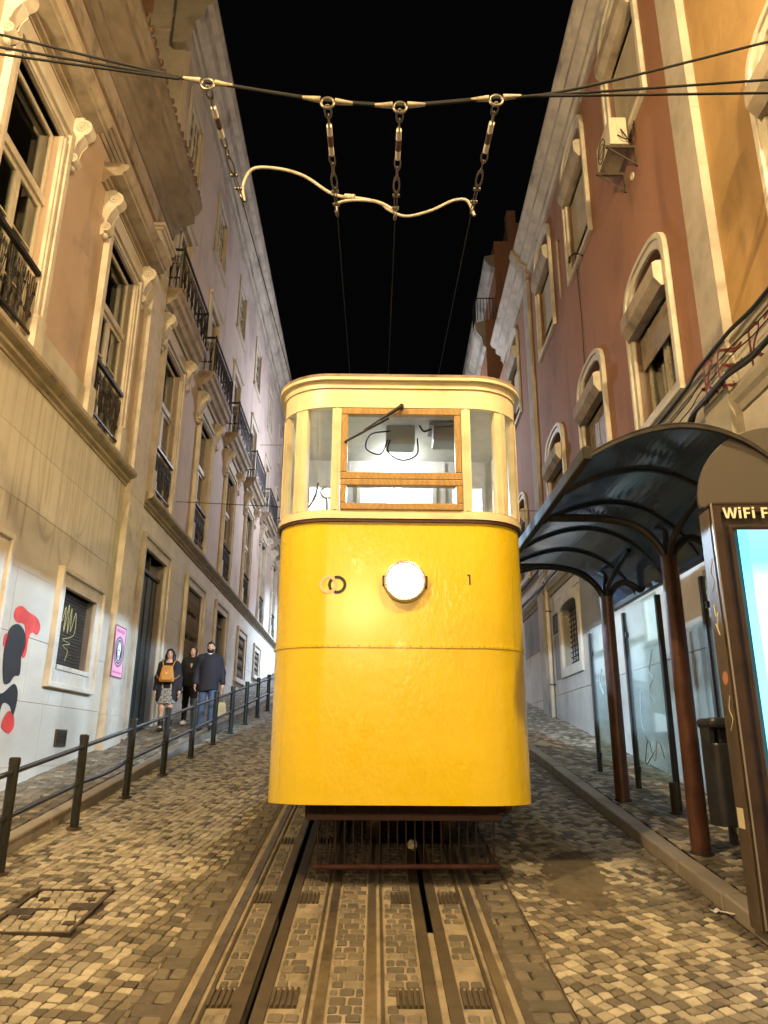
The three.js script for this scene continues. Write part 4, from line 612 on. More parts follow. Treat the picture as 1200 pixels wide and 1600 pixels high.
  // posts between the panes
  const qx = (x) => (x <= FL ? x : FL + Math.asin((x - FL) / RX)), pq = [0.575, 0.66, 0.9, 1.01, 1.105].map(qx);
  const posts = [[-pq[1], -pq[0]], [pq[0], pq[1]], [-pq[3], -pq[2]], [pq[2], pq[3]], [-SB - 0.12, -pq[4]], [pq[4], SB + 0.12]];
  for (const [a, b] of posts) part(o, 'window_post', [plate(a, b, Y(4.202), Y(5.235), -0.05, 0.012), plate((a + b) / 2 - 0.012, (a + b) / 2 + 0.012, Y(4.203), Y(5.234), 0.012, 0.02)], cream);
  const sideWin = []; for (let k = 0; k < 6; k++) for (const s of [-1, 1]) { const a = SB + 0.12 + k * 1.36, b = a + 1.22; sideWin.push([s, a, b]); part(o, 'window_post', s < 0 ? plate(-b - 0.14, -b, Y(4.202), Y(5.035), -0.05, 0.012) : plate(b, b + 0.14, Y(4.202), Y(5.035), -0.05, 0.012), cream); }
  for (const s of [-1, 1]) part(o, 'side_header', s < 0 ? plate(-END, -SB - 0.12, Y(5.035), Y(5.235), -0.05, 0.01) : plate(SB + 0.12, END, Y(5.035), Y(5.235), -0.05, 0.01), cream);
  part(o, 'fascia', [plate(-END, END, Y(5.237), Y(5.44), -0.05, 0.012), plate(-END, END, Y(5.237), Y(5.25), 0.012, 0.02)], cream);
  const RP = [0.68, 0.49, 0.45];
  part(o, 'roof_moulding', [plate(-END, END, Y(5.442), Y(5.46), -0.1, 0.026), plate(-END, END, Y(5.462), Y(5.515), -0.1, 0.02, RP), plate(-END, END, Y(5.517), Y(5.545), -0.1, 0.06, RP)], cream);
  { // roof skin: slightly domed
    const s = new THREE.Shape(); const Q = qs(-END, END, 40); Q.forEach((q, i) => { const [x, z] = plan(q, 0.06, RP); i ? s.lineTo(x, -z) : s.moveTo(x, -z); }); s.closePath();
    part(o, 'roof', [ext(s, 0, 0.03).rotateX(-Math.PI / 2).translate(0, Y(5.545), 0), bx(-0.95, 0.95, Y(5.57), Y(5.64), -LEN, -1.2)], mat([0.28, 0.22, 0.16], { map: T.grime, ms: 0.8 }));
    part(o, 'ceiling', ext(s.clone(), 0, 0.02).scale(0.95, 0.98, 1).rotateX(-Math.PI / 2).translate(0, Y(5.3), -0.2), creamIn);
  }
  // glass: two curved panes each side of the middle, narrow corner panes, side windows
  for (const [a, b] of [[-pq[2], -pq[1]], [pq[1], pq[2]], [-pq[4], -pq[3]], [pq[3], pq[4]]]) part(o, 'pane', plate(a, b, Y(4.202), Y(5.234), -0.03, -0.026), glass);
  for (const [s, a, b] of sideWin) part(o, 'pane', s < 0 ? plate(-b, -a, Y(4.202), Y(5.034), -0.03, -0.026) : plate(a, b, Y(4.202), Y(5.034), -0.03, -0.026), glass);
  // middle wooden drop window
  const w = sub(o, 'front_window'), x0 = -0.572, x1 = 0.572;
  part(w, 'upper_frame', [rb(x0, x1, Y(5.165), Y(5.232), -0.05, 0.02, 0.008), rb(x0, x1, Y(4.505), Y(4.575), -0.05, 0.02, 0.008), rb(x0, x0 + 0.062, Y(4.576), Y(5.164), -0.05, 0.02, 0.008), rb(x1 - 0.062, x1, Y(4.576), Y(5.164), -0.05, 0.02, 0.008)], wood);
  part(w, 'lower_frame', [rb(x0, x1, Y(4.44), Y(4.5), -0.05, 0.03, 0.008), rb(x0, x1, Y(4.203), Y(4.268), -0.05, 0.03, 0.008), rb(x0, x0 + 0.062, Y(4.269), Y(4.439), -0.05, 0.03, 0.008), rb(x1 - 0.062, x1, Y(4.269), Y(4.439), -0.05, 0.03, 0.008)], wood);
  part(w, 'upper_pane', bx(x0 + 0.05, x1 - 0.05, Y(4.56), Y(5.18), -0.022, -0.018), glass); part(w, 'lower_pane', bx(x0 + 0.05, x1 - 0.05, Y(4.255), Y(4.452), -0.022, -0.018), glass);
  // wiper
  const wi = sub(o, 'wiper'); part(wi, 'wiper_arm', [cyl([0.0, Y(5.235), 0.06], [-0.2, Y(5.1), 0.05], 0.02, 0.013), cyl([-0.2, Y(5.1), 0.05], [-0.36, Y(4.99), 0.035], 0.008)], black); part(wi, 'wiper_blade', cyl([-0.12, Y(5.12), 0.03], [-0.54, Y(4.87), 0.03], 0.012), black); part(wi, 'pivot', [cyl([0.0, Y(5.235), 0.0], [0.0, Y(5.235), 0.07], 0.024)], black);
  // headlight
  const hl = sub(o, 'headlight'), hy = Y(3.53), hx = 0.03;
  part(hl, 'bezel', [new THREE.TorusGeometry(0.172, 0.018, 12, 40).translate(hx, hy, 0.045), cyl([hx, hy, 0], [hx, hy, 0.04], 0.185, 0.18, 36, true)], mat([0.72, 0.68, 0.64], { metalness: 0.8, rough: 0.25 }));
  part(hl, 'hinge', rb(hx - 0.2, hx - 0.183, hy - 0.04, hy + 0.05, 0, 0.05, 0.006), maroon); part(hl, 'hinge', rb(hx + 0.183, hx + 0.203, hy - 0.06, hy + 0.05, 0, 0.05, 0.006), maroon);
  const lens = part(hl, 'lamp_lens', new THREE.SphereGeometry(0.28, 32, 10, 0, Math.PI * 2, 0, 0.62).rotateX(Math.PI / 2).translate(hx, hy, -0.185), new THREE.MeshStandardMaterial({ color: 0xffffff, emissive: new THREE.Color(1, 0.96, 0.88), emissiveIntensity: 8, roughness: 0.3 }));
  { const l = new THREE.SpotLight(new THREE.Color(1, 0.95, 0.86), LAMP.head, 0, 1.2, 0.9, 2); l.position.set(hx, hy, 0.12); l.target.position.set(hx, hy - 0.5, 4); l.castShadow = true; l.shadow.radius = 6; o.add(l, l.target); }
  // emblem of two linked rings, and the car number
  const onSkin = (g) => { const p = g.attributes.position; for (let i = 0; i < p.count; i++) { const a = Math.abs(p.getX(i)); if (a > FL) p.setZ(i, p.getZ(i) - RZ * (1 - Math.cos(Math.asin((a - FL) / RX)))); } return g; };
  const arc = (x, a0, a1, m, z) => { const s = new THREE.Shape(); s.absarc(x, Y(3.5), 0.082, a0, a1, false); s.absarc(x, Y(3.5), 0.056, a1, a0, true); s.closePath(); part(o, 'emblem_ring', onSkin(ext(s, z, z + 0.003)), m); };
  arc(-0.655, 0, 6.283, mat([0.78, 0.52, 0.33], { rough: 0.5 }), 0.002); arc(-0.575, -1.92, 1.92, black, 0.002 + 0.0012); arc(-0.575, 2.4, 3.88, black, 0.002 + 0.0012);
  { const s = new THREE.Shape(); s.moveTo(0.62, Y(3.51)); s.lineTo(0.632, Y(3.51)); s.lineTo(0.632, Y(3.602)); s.lineTo(0.605, Y(3.602)); s.lineTo(0.605, Y(3.59)); s.lineTo(0.62, Y(3.59)); s.closePath(); part(o, 'car_number', onSkin(ext(s, 0.002, 0.005).translate(-0.01, 0, 0)), black, 'black number 1'); }
  // cab: bulkhead with windows to the bright saloon, equipment under the ceiling, dashboard
  const cz = -1.55, bh = rectPath(-1.1, 1.1, Y(2.4), Y(5.3), THREE.Shape); for (const [a, b] of [[-1.0, -0.6], [-0.42, 0.42], [0.64, 0.98]]) bh.holes.push(rectPath(a, b, Y(4.25), Y(4.98)));
  part(o, 'bulkhead', ext(bh, cz - 0.05, cz), creamIn);
  part(o, 'bulkhead_trim', [frameRect(-0.46, 0.46, Y(4.21), Y(5.02), 0.05, cz, cz + 0.03, 0.005), ...[-0.55, 0.55, -1.04, 1.02].map((x) => bx(x - 0.012, x + 0.012, Y(2.6), Y(5.28), cz, cz + 0.02))], creamIn);
  part(o, 'cab_floor', bx(-1.1, 1.1, Y(2.4), Y(2.45), -LEN, -0.35), under);
  part(o, 'cab_lining', [plate(-SB - 1.2, SB + 1.2, Y(2.46), Y(4.08), -0.05, -0.03)], creamIn);
  part(o, 'dashboard', [rb(-0.4, 0.42, Y(4.02), Y(4.1), -0.55, -0.2, 0.02)], creamIn);
  part(o, 'equipment_box', [rb(-0.14, 0.16, Y(5.08), Y(5.29), -0.75, -0.5, 0.02)], mat([0.34, 0.34, 0.34], { rough: 0.5 })); part(o, 'equipment_box', [rb(0.34, 0.6, Y(5.08), Y(5.24), -0.65, -0.4, 0.015), bx(0.3, 0.64, Y(5.24), Y(5.27), -0.68, -0.38)], mat([0.24, 0.22, 0.22], { rough: 0.5 }));
  part(o, 'loose_cable', [tube([[-0.1, Y(5.2), -0.45], [-0.3, Y(5.14), -0.42], [-0.34, Y(4.98), -0.4], [-0.2, Y(4.93), -0.42], [-0.12, Y(5.1), -0.45]], 0.008), tube([[-0.1, Y(5.1), -0.45], [-0.12, Y(4.96), -0.42], [0.02, Y(4.86), -0.4], [0.17, Y(4.93), -0.42], [0.18, Y(5.12), -0.45]], 0.008), tube([[0.32, Y(5.2), -0.4], [0.24, Y(5.17), -0.38], [0.2, Y(5.24), -0.4]], 0.01), tube([[-0.9, Y(5.0), cz + 0.06], [-0.92, Y(4.85), cz + 0.08], [-1.0, Y(4.7), cz + 0.06]], 0.012)], black);
  part(o, 'hand_lever', [cyl([-0.75, Y(4.0), -1.2], [-0.78, Y(4.75), -1.3], 0.014), new THREE.TorusGeometry(0.07, 0.01, 6, 18).translate(-0.78, Y(4.82), -1.3)], mat([0.4, 0.4, 0.4], { metalness: 0.8, rough: 0.3 }));
  part(o, 'rear_wall', bx(-1.12, 1.12, Y(2.45), Y(5.3), -LEN - 0.4, -LEN - 0.36), creamIn);
  // lamps: glowing tubes along the saloon ceiling, a dim one in the cab
  const glow = new THREE.MeshStandardMaterial({ color: 0xffffff, emissive: new THREE.Color(...COOL), emissiveIntensity: 4, roughness: 0.4 });
  for (const z of [-2.6, -4.0, -5.4, -6.8]) { const g = sub(o, 'ceiling_lamp'); part(g, 'lamp_tube', cyl([-0.0, Y(5.26), z - 0.2], [0.0, Y(5.26), z + 0.2], 0.025), glow); const l = new THREE.PointLight(new THREE.Color(...COOL), LAMP.saloon, 0, 2); l.position.set(0, Y(5.26), z); l.castShadow = true; l.shadow.radius = 2; o.add(l); }
  { const g = sub(o, 'ceiling_lamp'); part(g, 'lamp_tube', cyl([-0.16, Y(5.27), -1.25], [0.16, Y(5.27), -1.25], 0.018), new THREE.MeshStandardMaterial({ color: 0xffffff, emissive: new THREE.Color(0.95, 0.97, 1), emissiveIntensity: 1.2 })); const l = new THREE.PointLight(new THREE.Color(0.95, 0.97, 1), LAMP.cab, 0, 2); l.position.set(0, Y(5.27), -1.25); l.castShadow = true; l.shadow.radius = 3; o.add(l); }
  // running gear and guard under the nose
  const fz = -0.42;
  part(o, 'chassis', [bx(-0.7, 0.9, Y(1.5), Y(1.72), -3.4, -0.6), bx(-0.85, -0.7, Y(1.5), Y(2.2), -LEN + 0.5, -0.7), bx(0.9, 1.0, Y(1.55), Y(2.2), -LEN + 0.5, -0.7)], under);
  const guard = sub(o, 'front_guard');
  part(guard, 'upper_bar', rb(-0.81, 0.885, Y(1.505), Y(1.565), fz - 0.02, fz + 0.02, 0.006), maroon);
  part(guard, 'lower_bar', [cyl([-0.72, Y(1.135), fz], [0.835, Y(1.145), fz], 0.022, 0.022, 12), new THREE.SphereGeometry(0.025, 10, 8).translate(-0.72, Y(1.135), fz), new THREE.SphereGeometry(0.025, 10, 8).translate(0.835, Y(1.145), fz)], mat([0.12, 0.045, 0.035], { rough: 0.6, map: T.grime, ms: 2 }));
  for (let k = 0; k < 21; k++) { const x = -0.7 + k * 0.0755; part(guard, 'guard_rod', cyl([x, Y(1.13), fz], [x * 1.02, Y(1.75), fz], 0.007, 0.007, 6), under); }
  for (const wz of [-1.6, -3.6, -5.6]) for (const x of [-0.25, 0.53]) { const g = sub(o, 'wheel'), wy = Y(gy(F - wz)) + 0.3; part(g, 'tyre', cyl([x - 0.05, wy, wz], [x + 0.05, wy, wz], 0.285, 0.285, 28), M.steel); part(g, 'flange', cyl([x + (x < 0 ? 0.05 : -0.05), wy, wz], [x + (x < 0 ? 0.07 : -0.07), wy, wz], 0.3, 0.3, 28), M.steel); }
  part(o, 'tail_light', [new THREE.SphereGeometry(0.05, 12, 8).translate(0.95, Y(1.62), -0.5)], maroon);
}

// ---------- shelter on the right pavement ----------
const brownPaint = mat([0.105, 0.045, 0.033], { rough: 0.38, map: T.grime, ms: 1.1, metalness: 0.1 }), darkMetal = mat([0.05, 0.047, 0.045], { rough: 0.45, metalness: 0.4, map: T.grime, ms: 1.5 });
{
  const D0 = 5.72, D1 = 10.85, o = thing('tram_shelter', 'tram shelter with curved smoky canopy on brown round posts', 'shelter');
  const prof = [[1.76, 4.43], [2.0, 4.56], [2.3, 4.665], [2.6, 4.70], [2.9, 4.64], [3.15, 4.5], [3.35, 4.3], [3.47, 4.1]];
  const curve = new THREE.CatmullRomCurve3(prof.map(([x, y]) => V(x, y, 0)), false, 'centripetal'), pts = curve.getPoints(36);
  const smoke = mat([0.15, 0.21, 0.31], { transmission: 0.6, thickness: 0, rough: 0.12, ior: 1.5 });
  const ribs = []; for (let k = 0; k < 6; k++) ribs.push(D0 + (D1 - D0) * k / 5);
  const shell = (a, b, y0, y1) => { const s = new THREE.Shape(); pts.forEach((p, i) => (i ? s.lineTo(p.x, p.y + y1) : s.moveTo(p.x, p.y + y1))); [...pts].reverse().forEach((p) => s.lineTo(p.x, p.y + y0)); s.closePath(); return ext(s, 0, b - a).translate(0, 0, -b); };
  for (let k = 0; k < 5; k++) part(o, 'canopy_panel', shell(ribs[k] + 0.004, ribs[k + 1] - 0.004, 0.001, 0.009), smoke);
  for (const D of ribs) part(o, 'canopy_rib', [shell(D - 0.022, D + 0.022, -0.03, 0.0), shell(D - 0.012, D + 0.012, 0.01, 0.02)], darkMetal);
  part(o, 'eave_beam', rb(1.69, 1.765, 4.37, 4.49, -D1 - 0.03, -D0 + 0.03, 0.015), mat([0.02, 0.019, 0.018], { rough: 0.9, map: T.grime, ms: 1 }));
  part(o, 'rear_beam', rb(3.46, 3.53, 4.04, 4.13, -D1 - 0.03, -D0 + 0.03, 0.015), darkMetal);
  for (const D of [7.42, 9.59]) {
    const y = gy(D) + SW, p = sub(o, 'post');
    part(p, 'column', [cyl([3.0, y - 0.05, -D], [3.0, 4.0, -D], 0.088, 0.084, 28)], brownPaint);
    part(p, 'base_ring', [cyl([3.0, y - 0.02, -D], [3.0, y + 0.025, -D], 0.105, 0.1, 28)], darkMetal);
    part(o, 'curved_arm', [tube([[2.98, 3.95, -D], [2.9, 4.12, -D], [2.72, 4.3, -D], [2.4, 4.39, -D], [1.77, 4.4, -D]], 0.042, 30, 10)], darkMetal);
    part(o, 'curved_arm', [tube([[3.02, 3.95, -D], [3.08, 4.08, -D], [3.24, 4.2, -D], [3.46, 4.1, -D]], 0.042, 20, 10)], darkMetal);
    for (const s of [-1, 1]) part(o, 'curved_arm', [tube([[3.0, 3.95, -D], [3.02, 4.14, -D - s * 0.08], [3.1, 4.34, -D - s * 0.28], [3.14, 4.47, -D - s * 0.62]], 0.034, 20, 10)], darkMetal);
  }
}
// glass screens behind the shelter
{
  const clear = mat([0.80, 0.88, 0.86], { transmission: 0.92, thickness: 0, rough: 0.05, ior: 1.5 });
  const frost = mat([0.75, 0.8, 0.8], { rough: 0.8 });
  const panel = (label, x, D0, D1, top, marks) => {
    const o = thing('glass_screen', label, 'glass screen', [0, 0, 0], 0, 'glass screens of the shelter');
    for (const D of [D0, D1]) part(o, 'screen_post', [rb(x - 0.03, x + 0.03, gy(D) + SW - 0.05, top - 0.05, -D - 0.035, -D + 0.035, 0.008)], D === D0 ? darkMetal : mat([0.07, 0.045, 0.032], { rough: 0.55, map: T.grime, ms: 1.2 }));
    part(o, 'pane', bx(x - 0.006, x + 0.006, gy(D1) + SW + 0.1, top, -D1 + 0.037, -D0 - 0.037), clear);
    part(o, 'clamp', [rb(x - 0.02, x + 0.02, gy(D1) + SW + 0.2, gy(D1) + SW + 0.27, -D1 + 0.03, -D1 + 0.1, 0.005), rb(x - 0.02, x + 0.02, top - 0.4, top - 0.33, -D1 + 0.03, -D1 + 0.1, 0.005)], darkMetal);
    if (marks) part(o, 'etched_scrawl', marks.map((m) => tube(m.map(([u, v]) => [x - 0.009, gy(D1) + 0.3 + v * (top - gy(D1) - 0.4), -D0 - 0.1 - u * (D1 - D0 - 0.2)]), 0.007, 40, 4)), frost, 'pale scratched lettering');
  };
  panel('scratched glass screen between the two shelter posts', 3.46, 9.05, 10.35, 3.98, [[[0.2, 0.72], [0.35, 0.6], [0.25, 0.55], [0.4, 0.5], [0.3, 0.42]], [[0.15, 0.1], [0.3, 0.2], [0.45, 0.08], [0.6, 0.2], [0.75, 0.06], [0.4, 0.14]], [[0.7, 0.5], [0.75, 0.3], [0.65, 0.2]]]);
  panel('narrow glass screen beyond the far shelter post', 3.3, 10.75, 11.5, 3.86, [[[0.3, 0.7], [0.5, 0.6], [0.3, 0.5]]]);
  panel('glass screen with white scratched letters behind the litter bin', 3.46, 6.6, 7.75, 3.92, [[[0.3, 0.95], [0.7, 0.93], [0.72, 0.8]], [[0.35, 0.72], [0.55, 0.78], [0.7, 0.7], [0.5, 0.64], [0.35, 0.72]], [[0.3, 0.6], [0.5, 0.5], [0.75, 0.6]], [[0.5, 0.5], [0.45, 0.38]], [[0.3, 0.3], [0.6, 0.36], [0.4, 0.2], [0.7, 0.22]]]);
  { const o = thing('stub_post', 'short rusty stub post by the glass screen', 'post'); const D = 8.95, y = gy(D) + SW; part(o, 'stub', [cyl([3.38, y - 0.02, -D], [3.38, y + 0.33, -D], 0.045, 0.045, 14), cyl([3.38, y - 0.01, -D], [3.38, y + 0.02, -D], 0.07, 0.07, 14)], M.rustPlate); }
}
// ---------- information kiosk at the right edge ----------
{
  const D = 5.66, y = gy(D) + SW, o = thing('information_kiosk', 'tall brown kiosk with bright screen and wifi lettering at right edge', 'kiosk', [2.655, y, -D], -0.06);
  const paint = mat([0.042, 0.024, 0.02], { rough: 0.35, map: T.grime, ms: 1 }), side = mat([0.13, 0.1, 0.075], { rough: 0.42, metalness: 0.3, map: T.grime, ms: 0.9, bump: T.brush, bs: [1, 0.5], bsc: 0.001 });
  const W = 1.25, H = 3.03, t = 0.25;
  part(o, 'body', rb(0.03, W, -0.03, H, -t, 0, 0.01), paint);
  part(o, 'side_panel', rb(0, 0.028, -0.03, H - 0.02, -t + 0.02, -0.03, 0.006), side, 'scuffed metal side with stickers');
  part(o, 'front_frame', [frameRect(0.0, W + 0.02, -0.02, H + 0.0, 0.075, 0.001, 0.035, 0.006)], paint);
  part(o, 'edge_trim', rb(-0.004, 0.01, 0, H, 0.0355, 0.043, 0.003), mat([0.3, 0.28, 0.26], { rough: 0.4, metalness: 0.6 }));
  const c = document.createElement('canvas'); c.width = 128; c.height = 256; const x = c.getContext('2d'), g = x.createLinearGradient(0, 0, 0, 256); g.addColorStop(0, '#6fb2ee'); g.addColorStop(0.1, '#62cdf4'); g.addColorStop(0.22, '#d8f4ff'); g.addColorStop(0.5, '#ffffff'); g.addColorStop(1, '#ffffff'); x.fillStyle = g; x.fillRect(0, 0, 128, 256); x.fillStyle = 'rgba(90,215,240,0.8)'; x.fillRect(0, 0, 10, 256);
  const st = new THREE.CanvasTexture(c); st.colorSpace = THREE.SRGBColorSpace; st.flipY = true;
  const sc = new THREE.PlaneGeometry(W - 0.32, H - 0.62).translate(W / 2 + 0.02, 0.4 + (H - 0.62) / 2, 0.0365);
  part(o, 'screen', sc, new THREE.MeshStandardMaterial({ color: 0x000000, emissive: 0xffffff, emissiveMap: st, emissiveIntensity: 3, roughness: 0.2 }), null, true);
  part(o, 'screen_bezel', frameRect(0.12, W - 0.08, 0.36, H - 0.18, 0.028, 0.0352, 0.044, 0.004), paint);
  { const l = new THREE.RectAreaLight(new THREE.Color(0.9, 0.97, 1), 1.2, W - 0.34, H - 0.64); l.position.set(W / 2 + 0.02, 0.4 + (H - 0.62) / 2, 0.05); l.rotation.set(0, Math.PI, 0); o.add(l); }
  part(o, 'lettering', [new TextGeometry('WiFi F', { font, size: 0.088, depth: 0.006, curveSegments: 5 }).translate(0.088, H - 0.125, 0.0345)], mat([0.80, 0.74, 0.55], { rough: 0.5 }), 'cream WiFi lettering');
  const crest = new THREE.Shape(); crest.moveTo(-0.02, H + 0.012); for (let k = 0; k <= 30; k++) { const a = Math.PI - k / 30 * Math.PI; crest.lineTo(W / 2 + 0.66 * Math.cos(a) * 1.0, H + 0.05 + 0.66 * Math.sin(a)); } crest.lineTo(W + 0.02, H + 0.012); crest.closePath();
  part(o, 'crest', ext(crest, -0.14, -0.1, 0.004), mat([0.2, 0.175, 0.15], { transmission: 0.55, thickness: 0, rough: 0.3, ior: 1.45 }), 'rounded smoky crest');
  part(o, 'header_rail', rb(0, W, H - 0.01, H + 0.01, -t, 0.04, 0.004), paint);
  const stick = mat([0.62, 0.58, 0.42], { rough: 0.7 });
  part(o, 'sticker', rb(-0.003, 0.0, 0.62, 0.76, -0.2, -0.09, 0.001), stick, 'small cream sticker'); part(o, 'sticker', new THREE.CylinderGeometry(0.05, 0.05, 0.003, 20).rotateZ(Math.PI / 2).translate(-0.002, 1.68, -0.1), mat([0.45, 0.2, 0.13], { rough: 0.7 }), 'round orange sticker');
  for (const q of [tube([[-0.002, 2.25, -0.14], [-0.002, 2.15, -0.12], [-0.002, 2.18, -0.08], [-0.002, 2.05, -0.12], [-0.002, 2.0, -0.09], [-0.002, 2.1, -0.15]], 0.006, 30, 4), tube([[-0.002, 2.6, -0.06], [-0.002, 2.5, -0.12], [-0.002, 2.42, -0.08], [-0.002, 2.36, -0.14]], 0.004, 30, 4), tube([[-0.002, 1.55, -0.06], [-0.002, 1.45, -0.1], [-0.002, 1.38, -0.06], [-0.002, 1.3, -0.12]], 0.004, 30, 4)]) part(o, 'paint_scrawl', q, stick, 'pale scrawled mark');
  part(o, 'foot', rb(0.06, W - 0.04, -0.14, -0.031, -t + 0.03, -0.02, 0.004), darkMetal);
}
// ---------- litter bin on the near post ----------
{
  const D = 7.12, o = thing('litter_bin', 'dark grey litter bin hung on the near shelter post', 'bin', [3.24, 0, -D]), grey = mat([0.034, 0.038, 0.05], { rough: 0.4, map: T.grime, ms: 1.3 });
  const s = (w, d, r) => { const p = new THREE.Shape(); p.moveTo(-w + r, -d); p.lineTo(w - r, -d); p.absarc(w - r, -d + r, r, -Math.PI / 2, 0); p.lineTo(w, d - r); p.absarc(w - r, d - r, r, 0, Math.PI / 2); p.lineTo(-w + r, d); p.absarc(-w + r, d - r, r, Math.PI / 2, Math.PI); p.lineTo(-w, -d + r); p.absarc(-w + r, -d + r, r, Math.PI, Math.PI * 1.5); return p; };
  const up = (sh, y0, y1, b = 0.01) => ext(sh, 0, y1 - y0, b).rotateX(-Math.PI / 2).translate(0, y0, 0);
  part(o, 'bin_body', up(s(0.21, 0.16, 0.07), 1.47, 2.17, 0.015), grey);
  part(o, 'lid', [up(s(0.225, 0.175, 0.08), 2.3, 2.39, 0.03)], grey);
  part(o, 'opening', up(s(0.13, 0.07, 0.05), 2.17, 2.3), grey);
  for (const x of [-0.19, 0.19]) part(o, 'lid_support', bx(x - 0.02, x + 0.02, 2.16, 2.32, -0.1, 0.1), grey);
  part(o, 'crumpled_paper', new THREE.IcosahedronGeometry(0.055, 1).translate(0.02, 2.22, 0.125), mat([0.45, 0.45, 0.45], { rough: 0.9 }));
  part(o, 'bracket', [bx(-0.16, -0.05, 1.7, 1.75, -0.22, -0.15), bx(-0.16, -0.05, 2.05, 2.1, -0.22, -0.15)], M.rustPlate);
}
{ const o = thing('paper_scrap', 'white paper scrap lying at the foot of the right kerb', 'litter', [2.62, gy(6.33) + 0.012, -6.33], 0.5); const g = new THREE.SphereGeometry(0.05, 14, 8).scale(1, 0.22, 0.7), p = g.attributes.position; for (let i = 0; i < p.count; i++) p.setY(i, p.getY(i) + 0.008 * Math.sin(p.getX(i) * 90 + p.getZ(i) * 60)); g.computeVertexNormals(); part(o, 'crumple', g, mat([0.72, 0.70, 0.66])); part(o, 'strip', bx(0.0, 0.02, 0.0, 0.006, 0.02, 0.16), mat([0.72, 0.70, 0.66])); }
{ const o = thing('paper_scrap', 'crumpled pale scrap caught on the cable slot under the tram', 'litter', [0.385, gy(8.0) + 0.03, -8.0]); const g = new THREE.IcosahedronGeometry(0.05, 2), p = g.attributes.position; for (let i = 0; i < p.count; i++) { const k = 1 + 0.25 * Math.sin(p.getX(i) * 70) * Math.sin(p.getY(i) * 80 + p.getZ(i) * 60); p.setXYZ(i, p.getX(i) * k, p.getY(i) * k, p.getZ(i) * k); } g.computeVertexNormals(); part(o, 'crumple', g, mat([0.7, 0.62, 0.42])); }
